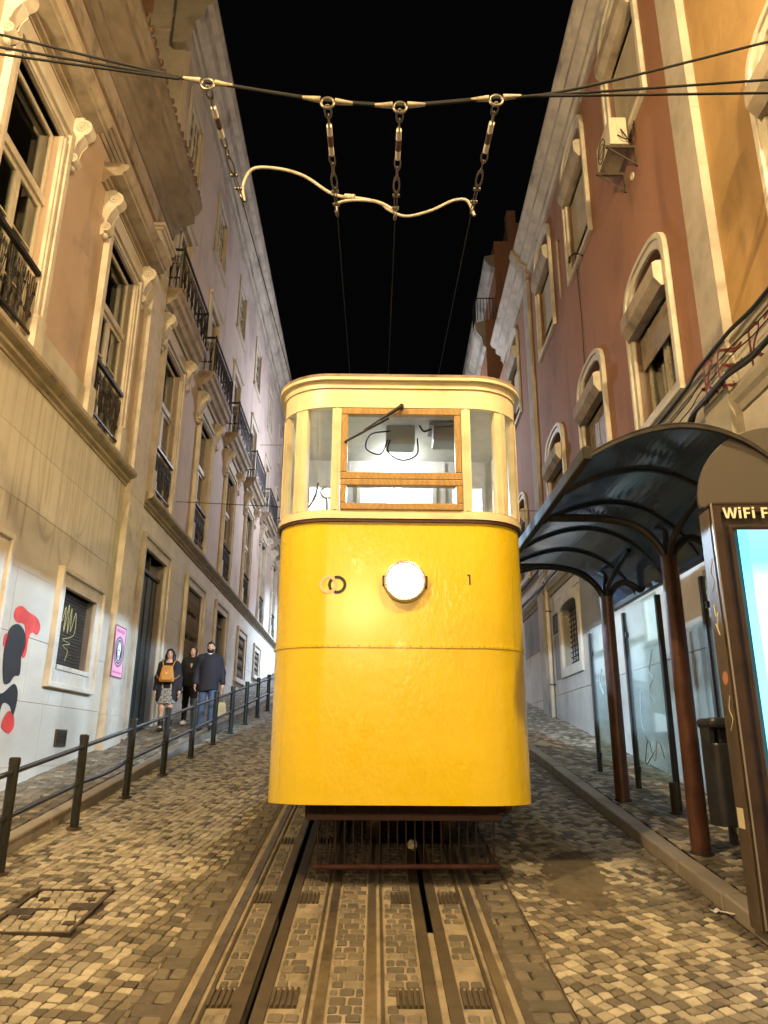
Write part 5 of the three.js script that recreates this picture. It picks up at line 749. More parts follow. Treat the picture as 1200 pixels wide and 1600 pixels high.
// ---------- overhead line ----------
{
  const D0 = 5.6, z = -D0, ropeM = mat([0.004, 0.004, 0.0045], { rough: 1 }), sleeve = mat([0.27, 0.235, 0.17], { rough: 0.6, map: T.grime, ms: 3 }), insM = mat([0.55, 0.52, 0.46], { rough: 0.4 }), linkM = mat([0.2, 0.18, 0.15], { rough: 0.35, metalness: 0.7, map: T.grime, ms: 5 });
  const A = [[-1.65, 8.16], [-0.502, 7.958], [0.184, 7.918], [1.099, 8.021]];
  const o = thing('span_wire', 'black span wire with splayed ends strung across the street', 'wire');
  const S = (pts, r = 0.013) => part(o, 'strand', tube(pts.map(([a, b]) => [a, b, z]), r, 60, 6), ropeM);
  S([[-4.56, 8.95], [-1.93, 8.217], [-1.65, 8.165], [-0.5, 7.965], [0.184, 7.925], [1.1, 8.03], [1.56, 8.07], [4.1, 8.87]]);
  S([[-4.56, 8.72], [-1.93, 8.205], [-1.3, 8.09], [-0.5, 7.95], [0.184, 7.91], [1.1, 8.015], [1.56, 8.06], [4.14, 8.34]]);
  S([[-4.56, 8.6], [-1.93, 8.19]]); S([[1.5, 8.05], [4.14, 8.15]]);
  A.forEach(([x, y], i) => {
    const n = A[Math.min(i + 1, 3)], p = A[Math.max(i - 1, 0)], sl = (n[1] - p[1]) / (n[0] - p[0]);
    for (const s of [-1, 1]) part(o, 'strand_clamp', cyl([x + s * 0.07, y + s * 0.07 * sl, z], [x + s * 0.24, y + s * 0.24 * sl, z], 0.03, 0.016, 10), sleeve);
    part(o, 'ring', new THREE.TorusGeometry(0.06, 0.014, 8, 24).translate(x, y - 0.03, z), linkM);
    // line end: shackle, link rods, insulator, bare wire away up the street
    const w = thing('contact_wire', ['contact wire and insulator chain nearest the left houses', 'second contact wire and chain from the left', 'contact wire and chain over the middle of the tram', 'rightmost contact wire and chain above the tram'][i], 'wire', [0, 0, 0], 0, 'overhead contact wires');
    const at = (d, dx = 0) => [x + dx, y - 0.06 + SL * d - 0.02 * Math.sin(Math.min(1, d / 2) * Math.PI), -(D0 + d)], L = 1.8;
    const link = (d, len, turn) => { const g = new THREE.TorusGeometry(0.032, 0.009, 6, 16).scale(1, len / 0.064, 1), a = at(d), b = at(d + len); const q = new THREE.Quaternion().setFromUnitVectors(V(0, 1, 0), V(b[0] - a[0], b[1] - a[1], b[2] - a[2]).normalize()); g.rotateY(turn).applyQuaternion(q).translate((a[0] + b[0]) / 2, (a[1] + b[1]) / 2, (a[2] + b[2]) / 2); part(w, 'link', g, linkM); };
    link(0, 0.16, 0); link(0.13, 0.16, Math.PI / 2);
    for (const [a, c] of [[0.27, 0.4], [0.56, 0.7]]) part(w, 'insulator', cyl(at(a), at(c), 0.028, 0.028, 10), insM); part(w, 'insulator_core', [cyl(at(0.4), at(0.56), 0.03, 0.03, 10)], mat([0.06, 0.03, 0.02], { rough: 0.4 }));
    link(0.68, 0.2, 0.3); link(0.86, 0.18, 1.8); link(1.02, 0.3, 0.2);
    part(w, 'turnbuckle', [cyl(at(1.3, -0.014), at(L, -0.014), 0.007, 0.007, 6), cyl(at(1.3, 0.014), at(L, 0.014), 0.007, 0.007, 6), cyl(at(1.36, -0.04), at(1.36, 0.04), 0.02, 0.02, 8), cyl(at(1.62, -0.04), at(1.62, 0.04), 0.02, 0.02, 8), cyl(at(L - 0.03), at(L + 0.06), 0.02, 0.02, 8)], linkM);
    const e = at(L), f = [x, e[1] + SL * 45 - 1.2, -(D0 + L + 45)]; part(w, 'wire', tube([e, [x, e[1] + SL * 11 - 0.75, -(D0 + L + 11)], [x, e[1] + SL * 22 - 1.1, -(D0 + L + 22)], f], 0.007, 40, 5), ropeM);
  });
  const hose = mat([0.36, 0.34, 0.28], { rough: 0.6, map: T.grime, ms: 4 }), px = (x, y, D) => { // jumper hoses between the line ends
    return [x, y, -D]; };
  const j = thing('jumper_hose', 'pale hose looping between the overhead line ends', 'hose');
  part(j, 'hose', tube([px(-1.63, 8.38, 7.5), px(-1.66, 8.62, 7.5), px(-1.56, 8.86, 7.5), px(-1.3, 8.88, 7.5), px(-0.95, 8.78, 7.5), px(-0.55, 8.5, 7.5), px(-0.2, 8.4, 7.45), px(0.02, 8.3, 7.4), px(0.18, 8.18, 7.38)], 0.019, 80, 8), hose);
  part(j, 'hose', tube([px(-0.52, 8.24, 7.5), px(-0.5, 8.37, 7.5), px(-0.3, 8.38, 7.45), px(0.0, 8.32, 7.42), px(0.12, 8.2, 7.4), px(0.3, 8.12, 7.4), px(0.6, 8.2, 7.4), px(0.9, 8.36, 7.4), px(1.04, 8.36, 7.4), px(1.13, 8.14, 7.4)], 0.018, 90, 8), hose);
  part(j, 'hose_sleeve', cyl(px(-0.42, 8.46, 7.48), px(-0.3, 8.43, 7.46), 0.034, 0.034, 10), hose);
  const t = thing('stay_wire', 'thin stay wire stretched from the left houses across the street', 'wire'); part(t, 'wire', tube([[-4.68, 7.55, -16.6], [0, 7.45, -16.8], [4.38, 7.55, -17]], 0.008, 30, 5), ropeM);
}
// ---------- street lamps (outside the picture) ----------
function wallLamp(label, pos, wallX, cd, col = WARM) {
  const o = thing('wall_lamp', label, 'street lamp', pos, 0, 'street lamps on wall brackets'), s = Math.sign(wallX - pos[0]), w = wallX - pos[0];
  part(o, 'bracket', [tube([[w, -0.2, 0], [w * 0.6, 0.35, 0], [0, 0.4, 0]], 0.03, 24, 8), rb(w - 0.04, w + 0.02, -0.35, -0.05, -0.08, 0.08, 0.01)], M.iron);
  part(o, 'hood', [new THREE.ConeGeometry(0.24, 0.16, 20, 1, true).translate(0, 0.3, 0), cyl([0, 0.36, 0], [0, 0.42, 0], 0.04)], M.iron);
  part(o, 'lamp_bulb', new THREE.SphereGeometry(0.13, 20, 14), new THREE.MeshStandardMaterial({ color: 0xffffff, emissive: new THREE.Color(...col), emissiveIntensity: 12 }));
  const l = new THREE.PointLight(new THREE.Color(...col), cd, 0, 2); l.castShadow = true; l.shadow.radius = 6; o.add(l);
}
wallLamp('street lamp on the peach house over the camera', [-3.75, 9.8, -2.0], -4.53, LAMP.left);
wallLamp('street lamp on the ochre house over the camera', [3.25, 10.7, -2.4], 4.08, LAMP.right);
{ // lamp column in the square behind the camera
  const o = thing('lamp_column', 'tall street lamp column in the square behind the camera', 'street lamp', [-0.5, 0, 12]);
  part(o, 'column', cyl([0, -0.1, 0], [0, 6.4, 0], 0.09, 0.06, 14), M.iron); part(o, 'lamp_bulb', new THREE.SphereGeometry(0.2, 20, 14).translate(0, 6.6, 0), new THREE.MeshStandardMaterial({ color: 0xffffff, emissive: new THREE.Color(...WARM), emissiveIntensity: 12 }));
  const l = new THREE.PointLight(new THREE.Color(...WARM), LAMP.square, 0, 2); l.position.set(0, 6.6, 0); l.castShadow = true; l.shadow.radius = 8; o.add(l);
}
{ // cool lamp hung over the street behind the tram
  const o = thing('hanging_lamp', 'cool white lamp hung over the street far behind the tram', 'street lamp', [0.3, 13.6, -29]);
  part(o, 'cable', cyl([-5.18, 0.55, 0], [4.38, 0.55, 0], 0.01, 0.01, 6), M.cable); part(o, 'hood', [cyl([0, 0.1, 0], [0, 0.2, 0], 0.1, 0.05, 20), cyl([0, 0.2, 0], [0, 0.55, 0], 0.015, 0.015, 6)], M.iron);
  part(o, 'lamp_globe', new THREE.SphereGeometry(0.18, 20, 14).translate(0, -0.1, 0), new THREE.MeshStandardMaterial({ color: 0xffffff, emissive: new THREE.Color(...COOL), emissiveIntensity: 12 }));
  const l = new THREE.PointLight(new THREE.Color(0.83, 0.87, 1), LAMP.uphill, 0, 2); l.position.set(0, -0.1, 0); l.castShadow = true; l.shadow.radius = 6; o.add(l);
}
{ // cut-off lamp still farther up, throwing cool light down on the lower walls
  const o = thing('hanging_lamp', 'blue white cut off lamp farthest up the street behind the tram', 'street lamp', [0.2, 11.8, -36.5]);
  part(o, 'cable', cyl([-5.2, 0.55, 0], [4.5, 0.55, 0], 0.01, 0.01, 6), M.cable); part(o, 'hood', [cyl([0, 0.02, 0], [0, 0.16, 0], 0.3, 0.1, 20), cyl([0, 0.16, 0], [0, 0.55, 0], 0.015, 0.015, 6)], M.iron);
  part(o, 'lamp_lens', cyl([0, -0.02, 0], [0, 0.0, 0], 0.2, 0.2, 20), new THREE.MeshStandardMaterial({ color: 0xffffff, emissive: new THREE.Color(...COOL), emissiveIntensity: 12 }));
  const l = new THREE.SpotLight(new THREE.Color(...COOL), LAMP.far, 0, 1.2, 0.3, 2); l.position.set(0, -0.06, 0); l.target.position.set(0, -8, 0); l.castShadow = true; l.shadow.radius = 6; o.add(l, l.target);
}

// ---------- people ----------
function nets(f, lo, hi, c) { // naive surface nets of a distance field
  const n = [0, 1, 2].map((k) => Math.ceil((hi[k] - lo[k]) / c) + 2), [X, Yn, Z] = n, F = new Float32Array(X * Yn * Z), id = new Int32Array(X * Yn * Z).fill(-1), at = (i, j, k) => (k * Yn + j) * X + i, pos = [], idx = [];
  for (let k = 0; k < Z; k++) for (let j = 0; j < Yn; j++) for (let i = 0; i < X; i++) F[at(i, j, k)] = f(lo[0] + (i - 0.5) * c, lo[1] + (j - 0.5) * c, lo[2] + (k - 0.5) * c);
  for (let k = 0; k < Z - 1; k++) for (let j = 0; j < Yn - 1; j++) for (let i = 0; i < X - 1; i++) {
    let m = 0, s = [0, 0, 0], e = 0; const v = []; for (let q = 0; q < 8; q++) { v[q] = F[at(i + (q & 1), j + (q >> 1 & 1), k + (q >> 2))]; if (v[q] < 0) m |= 1 << q; }
    if (m === 0 || m === 255) continue;
    for (let a = 0; a < 8; a++) for (const b of [a | 1, a | 2, a | 4]) if (b !== a && (v[a] < 0) !== (v[b] < 0)) { const t = v[a] / (v[a] - v[b]); for (let d = 0; d < 3; d++) { const pa = a >> d & 1, pb = b >> d & 1; s[d] += pa + (pb - pa) * t; } e++; }
    id[at(i, j, k)] = pos.length / 3; pos.push(lo[0] + (i - 0.5 + s[0] / e) * c, lo[1] + (j - 0.5 + s[1] / e) * c, lo[2] + (k - 0.5 + s[2] / e) * c);
  }
  const quad = (a, b, d, e, flip) => { if (a < 0 || b < 0 || d < 0 || e < 0) return; flip ? idx.push(a, d, b, a, e, d) : idx.push(a, b, d, a, d, e); };
  for (let k = 1; k < Z - 1; k++) for (let j = 1; j < Yn - 1; j++) for (let i = 1; i < X - 1; i++) {
    const s = F[at(i, j, k)] < 0;
    if (s !== F[at(i + 1, j, k)] < 0) quad(id[at(i, j - 1, k - 1)], id[at(i, j, k - 1)], id[at(i, j, k)], id[at(i, j - 1, k)], !s);
    if (s !== F[at(i, j + 1, k)] < 0) quad(id[at(i - 1, j, k - 1)], id[at(i - 1, j, k)], id[at(i, j, k)], id[at(i, j, k - 1)], !s);
    if (s !== F[at(i, j, k + 1)] < 0) quad(id[at(i - 1, j - 1, k)], id[at(i, j - 1, k)], id[at(i, j, k)], id[at(i - 1, j, k)], !s);
  }
  const g = new THREE.BufferGeometry(); g.setAttribute('position', new THREE.Float32BufferAttribute(pos, 3)); g.setIndex(idx); g.computeVertexNormals(); return g;
}
const cap = (a, b, ra, rb2) => (x, y, z) => { const dx = b[0] - a[0], dy = b[1] - a[1], dz = b[2] - a[2]; let t = ((x - a[0]) * dx + (y - a[1]) * dy + (z - a[2]) * dz) / (dx * dx + dy * dy + dz * dz); t = t < 0 ? 0 : t > 1 ? 1 : t; return Math.hypot(x - a[0] - dx * t, y - a[1] - dy * t, z - a[2] - dz * t) - ra - (rb2 - ra) * t; };
const ell = (c, r) => { const m = Math.min(...r); return (x, y, z) => (Math.hypot((x - c[0]) / r[0], (y - c[1]) / r[1], (z - c[2]) / r[2]) - 1) * m; };
const smin = (a, b, k) => { const h = Math.max(k - Math.abs(a - b), 0) / k; return Math.min(a, b) - h * h * k / 4; };
const join = (fs, k) => (x, y, z) => { let d = 9; for (const f of fs) d = smin(d, f(x, y, z), k); return d; };
function person(label, pos, turn, o) {
  const p = thing('person', label, 'person', pos, turn), h = o.h / 1.75, s = o.sh || 0.19, J = (x, y, z = 0) => [x * h, y * h, z * h], skin = mat([0.52, 0.30, 0.20], { rough: 0.6 });
  const legs = o.legs, arm = o.arms;                       // joints: [hip, knee, ankle, toe], [shoulder, elbow, wrist]
  const limbs = [], thick = (k) => k * h * (o.slim || 1);
  for (const L of legs) limbs.push(cap(J(...L[0]), J(...L[1]), thick(0.085), thick(0.056)), cap(J(...L[1]), J(...L[2]), thick(0.057), thick(0.036)), cap(J(...L[2]), J(...L[3]), thick(0.038), thick(0.03)));
  for (const A of arm) limbs.push(cap(J(...A[0]), J(...A[1]), thick(0.05), thick(0.04)), cap(J(...A[1]), J(...A[2]), thick(0.04), thick(0.027)));
  const trunk = [cap(J(-0.07, 0.95), J(0.07, 0.95), thick(0.115), thick(0.115)), cap(J(0, 1.0), J(0, 1.3, 0), thick(0.12), thick(0.13)), cap(J(-s * 0.75, 1.41), J(s * 0.75, 1.41), thick(0.075), thick(0.075)), cap(J(0, 1.4), J(0, 1.53, 0.01), thick(0.06), thick(0.052))];
  const body = nets(join([...limbs, ...trunk], 0.05 * h), J(-0.5, -0.02, -0.3), J(0.5, 1.52, 0.3), 0.016);
  const hc = [0, 1.635, 0.015], head = join([ell(J(...hc), [0.073 * h, 0.098 * h, 0.09 * h]), ell(J(0, 1.585, 0.045), [0.052 * h, 0.062 * h, 0.055 * h]), cap(J(0, 1.645, 0.095), J(0, 1.615, 0.112), 0.008 * h, 0.014 * h), cap(J(-0.03, 1.662, 0.085), J(0.03, 1.662, 0.085), 0.012 * h, 0.012 * h), cap(J(-0.02, 1.582, 0.093), J(0.02, 1.582, 0.093), 0.008 * h, 0.008 * h), cap(J(0, 1.47, 0), J(0, 1.58, 0.01), 0.05 * h, 0.05 * h), ell(J(-0.075, 1.625, 0.0), [0.012 * h, 0.03 * h, 0.02 * h]), ell(J(0.075, 1.625, 0.0), [0.012 * h, 0.03 * h, 0.02 * h])], 0.014);
  const hg = nets(head, J(-0.11, 1.45, -0.11), J(0.11, 1.75, 0.15), 0.006), hands = [];
  for (const A of arm) { // palm, four fingers of different lengths bent inwards, thumb off the side of the palm
    const w = J(...A[2]), d = V(A[2][0] - A[1][0], A[2][1] - A[1][1], A[2][2] - A[1][2]).normalize(), side = V(0, 0, 1).addScaledVector(d, -d.z).normalize(), inn = V().crossVectors(d, side).multiplyScalar(A[0][0] > 0 ? 1 : -1).normalize(); if (inn.x * A[0][0] > 0) inn.negate();
    const q = (a, b, c) => [w[0] + d.x * a + side.x * b + inn.x * c, w[1] + d.y * a + side.y * b + inn.y * c, w[2] + d.z * a + side.z * b + inn.z * c], fs = [cap(q(0, 0, 0), q(0.03, 0, 0), 0.024, 0.026), cap(q(0.04, -0.024, 0), q(0.085, -0.028, 0), 0.016, 0.013), cap(q(0.04, 0.024, 0), q(0.085, 0.028, 0), 0.016, 0.013), cap(q(0.04, 0, 0), q(0.085, 0, 0), 0.018, 0.014)], fi = [];
    [[-0.034, 0.055], [-0.012, 0.07], [0.011, 0.075], [0.033, 0.066]].forEach(([b, l]) => fi.push(cap(q(0.08, b, 0), q(0.08 + l * 0.5, b, 0.008), 0.0095, 0.009), cap(q(0.08 + l * 0.5, b, 0.008), q(0.08 + l, b, 0.032), 0.009, 0.0075)));
    fi.push(cap(q(0.025, 0.03, 0.004), q(0.06, 0.055, 0.016), 0.0115, 0.01), cap(q(0.06, 0.055, 0.016), q(0.088, 0.058, 0.026), 0.01, 0.008));
    const palm = join(fs, 0.02), f = (x, y, z) => { let m = palm(x, y, z); for (const g of fi) m = smin(m, g(x, y, z), 0.006); return m; };
    hands.push(nets(f, [w[0] - 0.13, w[1] - 0.19, w[2] - 0.13], [w[0] + 0.13, w[1] + 0.05, w[2] + 0.13], 0.0045));
  }
  part(p, 'body', [body, hg, ...hands], skin);
  const eye = mat([0.03, 0.02, 0.015], { rough: 0.3 }), lip = mat([0.34, 0.10, 0.08], { rough: 0.5 });
  for (const x of [-0.03, 0.03]) { part(p, 'eye', new THREE.SphereGeometry(0.011 * h, 10, 8).scale(1.3, 0.7, 0.6).translate(x * h, 1.642 * h, 0.094 * h), eye); part(p, 'eyebrow', cap2(J(x - 0.016, 1.666, 0.096), J(x + 0.016, 1.668, 0.095), 0.0045 * h), mat(o.hairC, { rough: 0.8 })); }
  part(p, 'mouth', new THREE.SphereGeometry(0.02 * h, 10, 8).scale(1, 0.32, 0.4).translate(0, 1.582 * h, 0.1 * h), lip);
  const hairM = mat(o.hairC, { rough: 0.55 });
  for (const c of o.wear(J, h, { legs, arm, cap, ell, join, thick })) part(p, c.name, nets(c.f, J(...c.lo), J(...c.hi), c.c || 0.012), c.m === 'hair' ? hairM : c.m, c.label);
  return p;
}
const cap2 = (a, b, r) => cyl(a, b, r, r, 8);
const navy = mat([0.012, 0.012, 0.02], { rough: 0.85 }), blackCloth = mat([0.01, 0.01, 0.011], { rough: 0.9 }), denim = mat([0.06, 0.10, 0.19], { rough: 0.9, map: T.grime, ms: 4 }), blackLeather = mat([0.012, 0.012, 0.012], { rough: 0.4 }), whiteShoe = mat([0.7, 0.68, 0.64], { rough: 0.6 });
const printSkirt = mat([1, 1, 1], { rough: 0.9 }); printSkirt.map = tex(256, (u, v) => { const k = fbm256(u, v) > 0.5 ? 0.34 : 0.05; return [k, k * 0.96, k * 0.92]; }, { rep: [5, 5] });
function fbm256(u, v) { return fC(u, v * 2); }
const max3 = (...a) => Math.max(...a);
const footAt = (D) => gy(D) + SW + 0.004;
// man in a navy coat and jeans
{
  const legs = [[[-0.09, 0.92], [-0.1, 0.5, 0.02], [-0.11, 0.085, -0.01], [-0.13, 0.035, 0.13]], [[0.09, 0.92], [0.1, 0.5, 0.06], [0.1, 0.1, 0.04], [0.12, 0.05, 0.18]]], arms = [[[-0.19, 1.41], [-0.25, 1.13, -0.02], [-0.26, 0.89, 0.06]], [[0.19, 1.41], [0.26, 1.13, -0.03], [0.29, 0.89, 0.04]]];
  person('bearded person in long navy coat and blue jeans walking by the railing', [-3.43, footAt(15.84), -15.84], 0.12, { h: 1.77, sh: 0.2, legs, arms, hairC: [0.012, 0.009, 0.008], wear: (J, h, k) => [
    { name: 'coat', m: navy, lo: [-0.45, 0.72, -0.3], hi: [0.45, 1.54, 0.3], c: 0.014, f: (() => { const f = k.join([k.cap(J(-0.07, 0.78), J(-0.07, 1.25), 0.135 * h, 0.125 * h), k.cap(J(0.07, 0.78), J(0.07, 1.25), 0.135 * h, 0.125 * h), k.cap(J(0, 0.8), J(0, 1.32), 0.15 * h, 0.158 * h), k.cap(J(-0.16, 1.4), J(0.16, 1.4), 0.09 * h, 0.09 * h), k.cap(J(-0.08, 1.47, -0.02), J(0.08, 1.47, -0.02), 0.06 * h, 0.06 * h), k.cap(J(0, 1.45, -0.03), J(0, 1.5, -0.03), 0.1 * h, 0.085 * h), ...arms.flatMap((A) => [k.cap(J(...A[0]), J(...A[1]), 0.075 * h, 0.064 * h), k.cap(J(...A[1]), J(...A[2].map((v, i) => v + (i === 1 ? 0.03 : 0))), 0.064 * h, 0.055 * h)])], 0.06); return (x, y, z) => max3(f(x, y, z), (0.755 + 0.02 * Math.sin(x * 12)) * h - y, y - (1.52 + z * 0.6 < 1.4 ? 1.4 : 1.52) * h, -(Math.hypot(x, z * 0.8) - 0.055 * h - 0) * (y > 1.49 * h ? 1 : -1e9 < 0 ? 0 : 0) - (y > 1.49 * h ? 0 : 9)); })() },
    { name: 'jeans', m: denim, lo: [-0.3, 0.06, -0.25], hi: [0.3, 0.95, 0.25], f: (() => { const f = k.join([k.cap(J(-0.05, 0.92), J(0.05, 0.92), 0.12 * h, 0.12 * h), ...legs.flatMap((L) => [k.cap(J(...L[0]), J(...L[1]), 0.1 * h, 0.075 * h), k.cap(J(...L[1]), J(...L[2]), 0.075 * h, 0.066 * h)])], 0.03); return (x, y, z) => max3(f(x, y, z), 0.085 * h - y); })() },
    { name: 'shoe', m: mat([0.05, 0.06, 0.1], { rough: 0.6 }), lo: [-0.3, -0.02, -0.2], hi: [0.3, 0.2, 0.35], c: 0.01, f: (x, y, z) => max3(Math.min(...legs.map((L) => k.cap(J(L[2][0], 0.05, L[2][2] - 0.02), J(...L[3]), 0.056 * h, 0.046 * h)(x, y, z))), 0.004 - y) },
    { name: 'collar', m: mat([0.6, 0.58, 0.54], { rough: 0.9 }), lo: [-0.15, 1.42, -0.1], hi: [0.15, 1.56, 0.15], c: 0.008, f: (x, y, z) => max3(k.cap(J(0, 1.44, 0.01), J(0, 1.52, 0.01), 0.078 * h, 0.064 * h)(x, y, z), y - (1.528 - z * 0.25) * h) },
    { name: 'beard', m: 'hair', lo: [-0.1, 1.49, -0.05], hi: [0.1, 1.64, 0.16], c: 0.006, f: (x, y, z) => max3(k.ell(J(0, 1.572, 0.045), [0.068 * h, 0.066 * h, 0.066 * h])(x, y, z), y - (1.574 + Math.abs(x / h) * 0.7) * h, 0.012 - z) },
    { name: 'hair', m: 'hair', lo: [-0.12, 1.58, -0.13], hi: [0.12, 1.78, 0.14], c: 0.007, f: (x, y, z) => max3(k.ell(J(0, 1.65, 0.008), [0.083 * h, 0.108 * h, 0.1 * h])(x, y, z), (1.695 + (z > 0.05 ? 0 : (z - 0.05) * 0.9)) * h - y) }] });
}
// woman in front with the tan backpack worn on the chest
const LW = [-4.17, footAt(15.5), -15.5];
{
  const legs = [[[-0.08, 0.92], [-0.085, 0.5, 0.02], [-0.08, 0.085, 0], [-0.1, 0.035, 0.12]], [[0.08, 0.92], [0.09, 0.5, 0.02], [0.1, 0.085, 0], [0.13, 0.035, 0.12]]], arms = [[[-0.165, 1.4], [-0.23, 1.12, -0.02], [-0.25, 0.86, 0.04]], [[0.165, 1.4], [0.23, 1.12, -0.02], [0.26, 0.86, 0.04]]];
  person('person with long dark hair, open dark coat and patterned skirt by the green door', LW, 0.1, { h: 1.63, sh: 0.165, slim: 0.95, legs, arms, hairC: [0.014, 0.009, 0.007], wear: (J, h, k) => [
    { name: 'top', m: blackCloth, lo: [-0.2, 0.9, -0.2], hi: [0.2, 1.5, 0.2], f: (x, y, z) => max3(k.join([k.cap(J(0, 0.95), J(0, 1.3), 0.135 * h, 0.14 * h), k.cap(J(-0.1, 1.38), J(0.1, 1.38), 0.09 * h, 0.09 * h)], 0.05)(x, y, z), y - 1.47 * h) },
    { name: 'skirt', m: printSkirt, lo: [-0.3, 0.5, -0.25], hi: [0.3, 1.05, 0.25], f: (x, y, z) => max3(k.join([k.cap(J(-0.07, 0.98), J(-0.08, 0.56), 0.1 * h, 0.125 * h), k.cap(J(0.07, 0.98), J(0.08, 0.56), 0.1 * h, 0.125 * h)], 0.09)(x, y, z), (0.575 + 0.012 * Math.sin(x * 60)) * h - y) },
    { name: 'coat', m: navy, lo: [-0.45, 0.52, -0.3], hi: [0.45, 1.54, 0.3], c: 0.014, f: (() => { const f = k.join([k.cap(J(-0.11, 0.7, -0.02), J(-0.1, 1.2, -0.01), 0.13 * h, 0.12 * h), k.cap(J(0.11, 0.7, -0.02), J(0.1, 1.2, -0.01), 0.13 * h, 0.12 * h), k.cap(J(-0.14, 1.4), J(0.14, 1.4), 0.08 * h, 0.08 * h), k.cap(J(-0.09, 1.46, -0.02), J(0.09, 1.46, -0.02), 0.06 * h, 0.06 * h), ...arms.flatMap((A) => [k.cap(J(...A[0]), J(...A[1]), 0.07 * h, 0.062 * h), k.cap(J(...A[1]), J(...A[2].map((v, i) => v + (i === 1 ? 0.03 : 0))), 0.062 * h, 0.055 * h)])], 0.05); return (x, y, z) => max3(f(x, y, z), 0.6 * h - y, z > 0.0 ? 0.075 + (1.2 * h - y) * 0.06 - Math.abs(x) : -1); })() },
    { name: 'boot', m: blackLeather, lo: [-0.25, -0.02, -0.15], hi: [0.25, 0.3, 0.3], c: 0.01, f: (x, y, z) => max3(Math.min(...legs.map((L) => k.join([k.cap(J(L[2][0], 0.22, 0), J(L[2][0], 0.06, -0.01), 0.055 * h, 0.05 * h), k.cap(J(L[2][0], 0.05, 0), J(...L[3]), 0.05 * h, 0.04 * h)], 0.03)(x, y, z))), 0.004 - y) },
    { name: 'hair', m: 'hair', lo: [-0.2, 1.3, -0.2], hi: [0.2, 1.78, 0.15], c: 0.009, f: (x, y, z) => { const f = k.join([k.ell(J(0, 1.645, -0.005), [0.094 * h, 0.112 * h, 0.105 * h]), k.cap(J(-0.075, 1.6, -0.03), J(-0.095, 1.4, 0.01), 0.045 * h, 0.03 * h), k.cap(J(0.075, 1.6, -0.03), J(0.095, 1.4, 0.01), 0.045 * h, 0.03 * h), k.cap(J(0, 1.6, -0.07), J(0, 1.42, -0.06), 0.07 * h, 0.06 * h)], 0.03)(x, y, z); return max3(f, -(k.ell(J(0, 1.6, 0.11), [0.062 * h, 0.1 * h, 0.09 * h])(x, y, z))); } }] });
  const tan = mat([0.50, 0.22, 0.035], { rough: 0.55, map: T.stone, ms: 2 }), b = thing('backpack', 'tan leather backpack worn on the chest in front of dark coat', 'backpack', [LW[0] + 0.02, LW[1] + 1.08, LW[2] + 0.2], 0.1);
  const tr = (w0, w1, y0, y1, d0, d1) => { const g = rb(-0.5, 0.5, 0, 1, -0.5, 0.5, 0.16, 4), p = g.attributes.position; for (let i = 0; i < p.count; i++) { const t = clamp01(p.getY(i)); p.setXYZ(i, p.getX(i) * (w0 + (w1 - w0) * t), y0 + (y1 - y0) * t, p.getZ(i) * (d0 + (d1 - d0) * t)); } g.computeVertexNormals(); return g; };
  part(b, 'bag_body', tr(0.31, 0.2, -0.13, 0.19, 0.13, 0.09), tan); part(b, 'front_pocket', tr(0.22, 0.19, -0.1, 0.05, 0.05, 0.04).translate(0, 0, 0.07), tan); part(b, 'clasp', new THREE.CylinderGeometry(0.018, 0.018, 0.01, 14).rotateX(Math.PI / 2).translate(0, 0.04, 0.1), mat([0.7, 0.6, 0.3], { metalness: 0.8, rough: 0.3 }));
  for (const s of [-1, 1]) part(b, 'strap', [tube([[s * 0.09, 0.17, -0.02], [s * 0.12, 0.28, -0.08], [s * 0.15, 0.33, -0.2]], 0.012), tube([[s * 0.14, -0.08, 0], [s * 0.2, -0.03, -0.06], [s * 0.22, 0.02, -0.14]], 0.01)], tan);
}
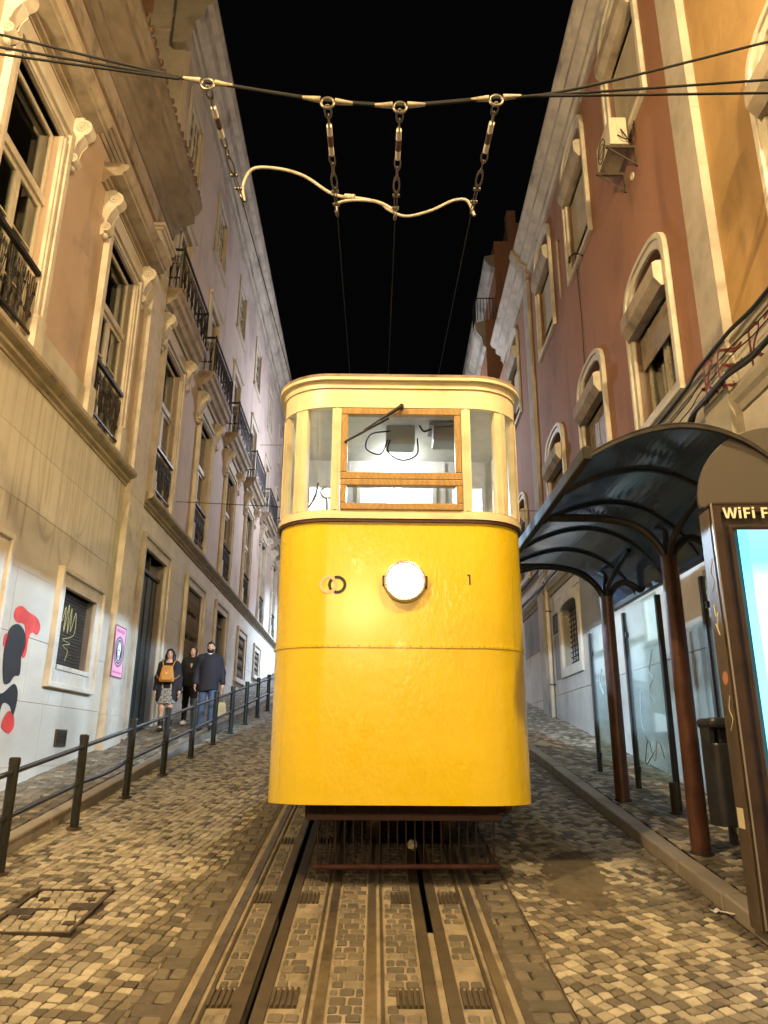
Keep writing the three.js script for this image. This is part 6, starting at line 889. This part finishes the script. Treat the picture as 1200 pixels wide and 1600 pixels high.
// woman half behind
{
  const legs = [[[-0.08, 0.92], [-0.09, 0.5, 0.03], [-0.1, 0.085, 0], [-0.12, 0.035, 0.12]], [[0.08, 0.92], [0.09, 0.5, 0.0], [0.1, 0.085, -0.04], [0.12, 0.035, 0.08]]], arms = [[[-0.165, 1.4], [-0.25, 1.14, -0.02], [-0.3, 0.9, 0.03]], [[0.165, 1.4], [0.23, 1.12, -0.02], [0.24, 0.86, 0.04]]];
  person('person in dark jacket and white sneakers half hidden behind the bearded one', [-3.97, footAt(16.6), -16.6], 0.05, { h: 1.66, sh: 0.165, slim: 0.95, legs, arms, hairC: [0.02, 0.012, 0.008], wear: (J, h, k) => [
    { name: 'jacket', m: blackCloth, lo: [-0.5, 0.75, -0.3], hi: [0.45, 1.56, 0.3], c: 0.014, f: (x, y, z) => max3(k.join([k.cap(J(-0.07, 0.9), J(-0.08, 1.3), 0.14 * h, 0.13 * h), k.cap(J(0.07, 0.9), J(0.08, 1.3), 0.14 * h, 0.13 * h), k.cap(J(-0.14, 1.4), J(0.14, 1.4), 0.085 * h, 0.085 * h), k.cap(J(-0.07, 1.46, 0), J(0.07, 1.46, 0), 0.07 * h, 0.07 * h), ...arms.flatMap((A) => [k.cap(J(...A[0]), J(...A[1]), 0.075 * h, 0.066 * h), k.cap(J(...A[1]), J(...A[2].map((v, i) => v + (i === 1 ? 0.03 : 0))), 0.066 * h, 0.058 * h)])], 0.05)(x, y, z), 0.83 * h - y, y - (1.535 - (z > 0 ? z * 0.5 : 0)) * h) },
    { name: 'trousers', m: blackCloth, lo: [-0.3, 0.06, -0.25], hi: [0.3, 0.98, 0.25], f: (x, y, z) => max3(k.join([k.cap(J(-0.05, 0.92), J(0.05, 0.92), 0.12 * h, 0.12 * h), ...legs.flatMap((L) => [k.cap(J(...L[0]), J(...L[1]), 0.1 * h, 0.07 * h), k.cap(J(...L[1]), J(...L[2]), 0.07 * h, 0.052 * h)])], 0.03)(x, y, z), 0.1 * h - y) },
    { name: 'sneaker', m: whiteShoe, lo: [-0.3, -0.02, -0.2], hi: [0.3, 0.2, 0.3], c: 0.01, f: (x, y, z) => max3(Math.min(...legs.map((L) => k.cap(J(L[2][0], 0.05, L[2][2] - 0.02), J(...L[3]), 0.055 * h, 0.045 * h)(x, y, z))), 0.004 - y) },
    { name: 'hair', m: 'hair', lo: [-0.2, 1.38, -0.2], hi: [0.2, 1.78, 0.15], c: 0.009, f: (x, y, z) => { const f = k.join([k.ell(J(0, 1.645, -0.005), [0.092 * h, 0.11 * h, 0.104 * h]), k.cap(J(-0.075, 1.58, -0.04), J(-0.085, 1.47, -0.02), 0.04 * h, 0.03 * h), k.cap(J(0, 1.6, -0.07), J(0, 1.45, -0.06), 0.07 * h, 0.06 * h)], 0.03)(x, y, z); return max3(f, -(k.ell(J(0.008, 1.6, 0.11), [0.062 * h, 0.098 * h, 0.09 * h])(x, y, z))); } }] });
}
{ // paper bag behind the man
  const b = thing('shopping_bag', 'pale paper bag held low beside the bearded person', 'bag', [-3.2, gy(16.1) + 0.34, -16.1], 0.3), m = mat([0.55, 0.42, 0.22], { rough: 0.85, map: T.stone, ms: 2 });
  const g = bx(-0.12, 0.12, 0, 0.3, -0.05, 0.05), p = g.attributes.position; for (let i = 0; i < p.count; i++) p.setX(i, p.getX(i) * (p.getY(i) > 0.15 ? 0.75 : 1.1)); g.computeVertexNormals(); part(b, 'bag_body', g, m); part(b, 'handle', tube([[-0.06, 0.29, 0.03], [-0.05, 0.45, 0.02], [0, 0.5, 0.02], [0.05, 0.45, 0.02], [0.06, 0.29, 0.03]], 0.006), m);
}
renderer.render(scene, camera);
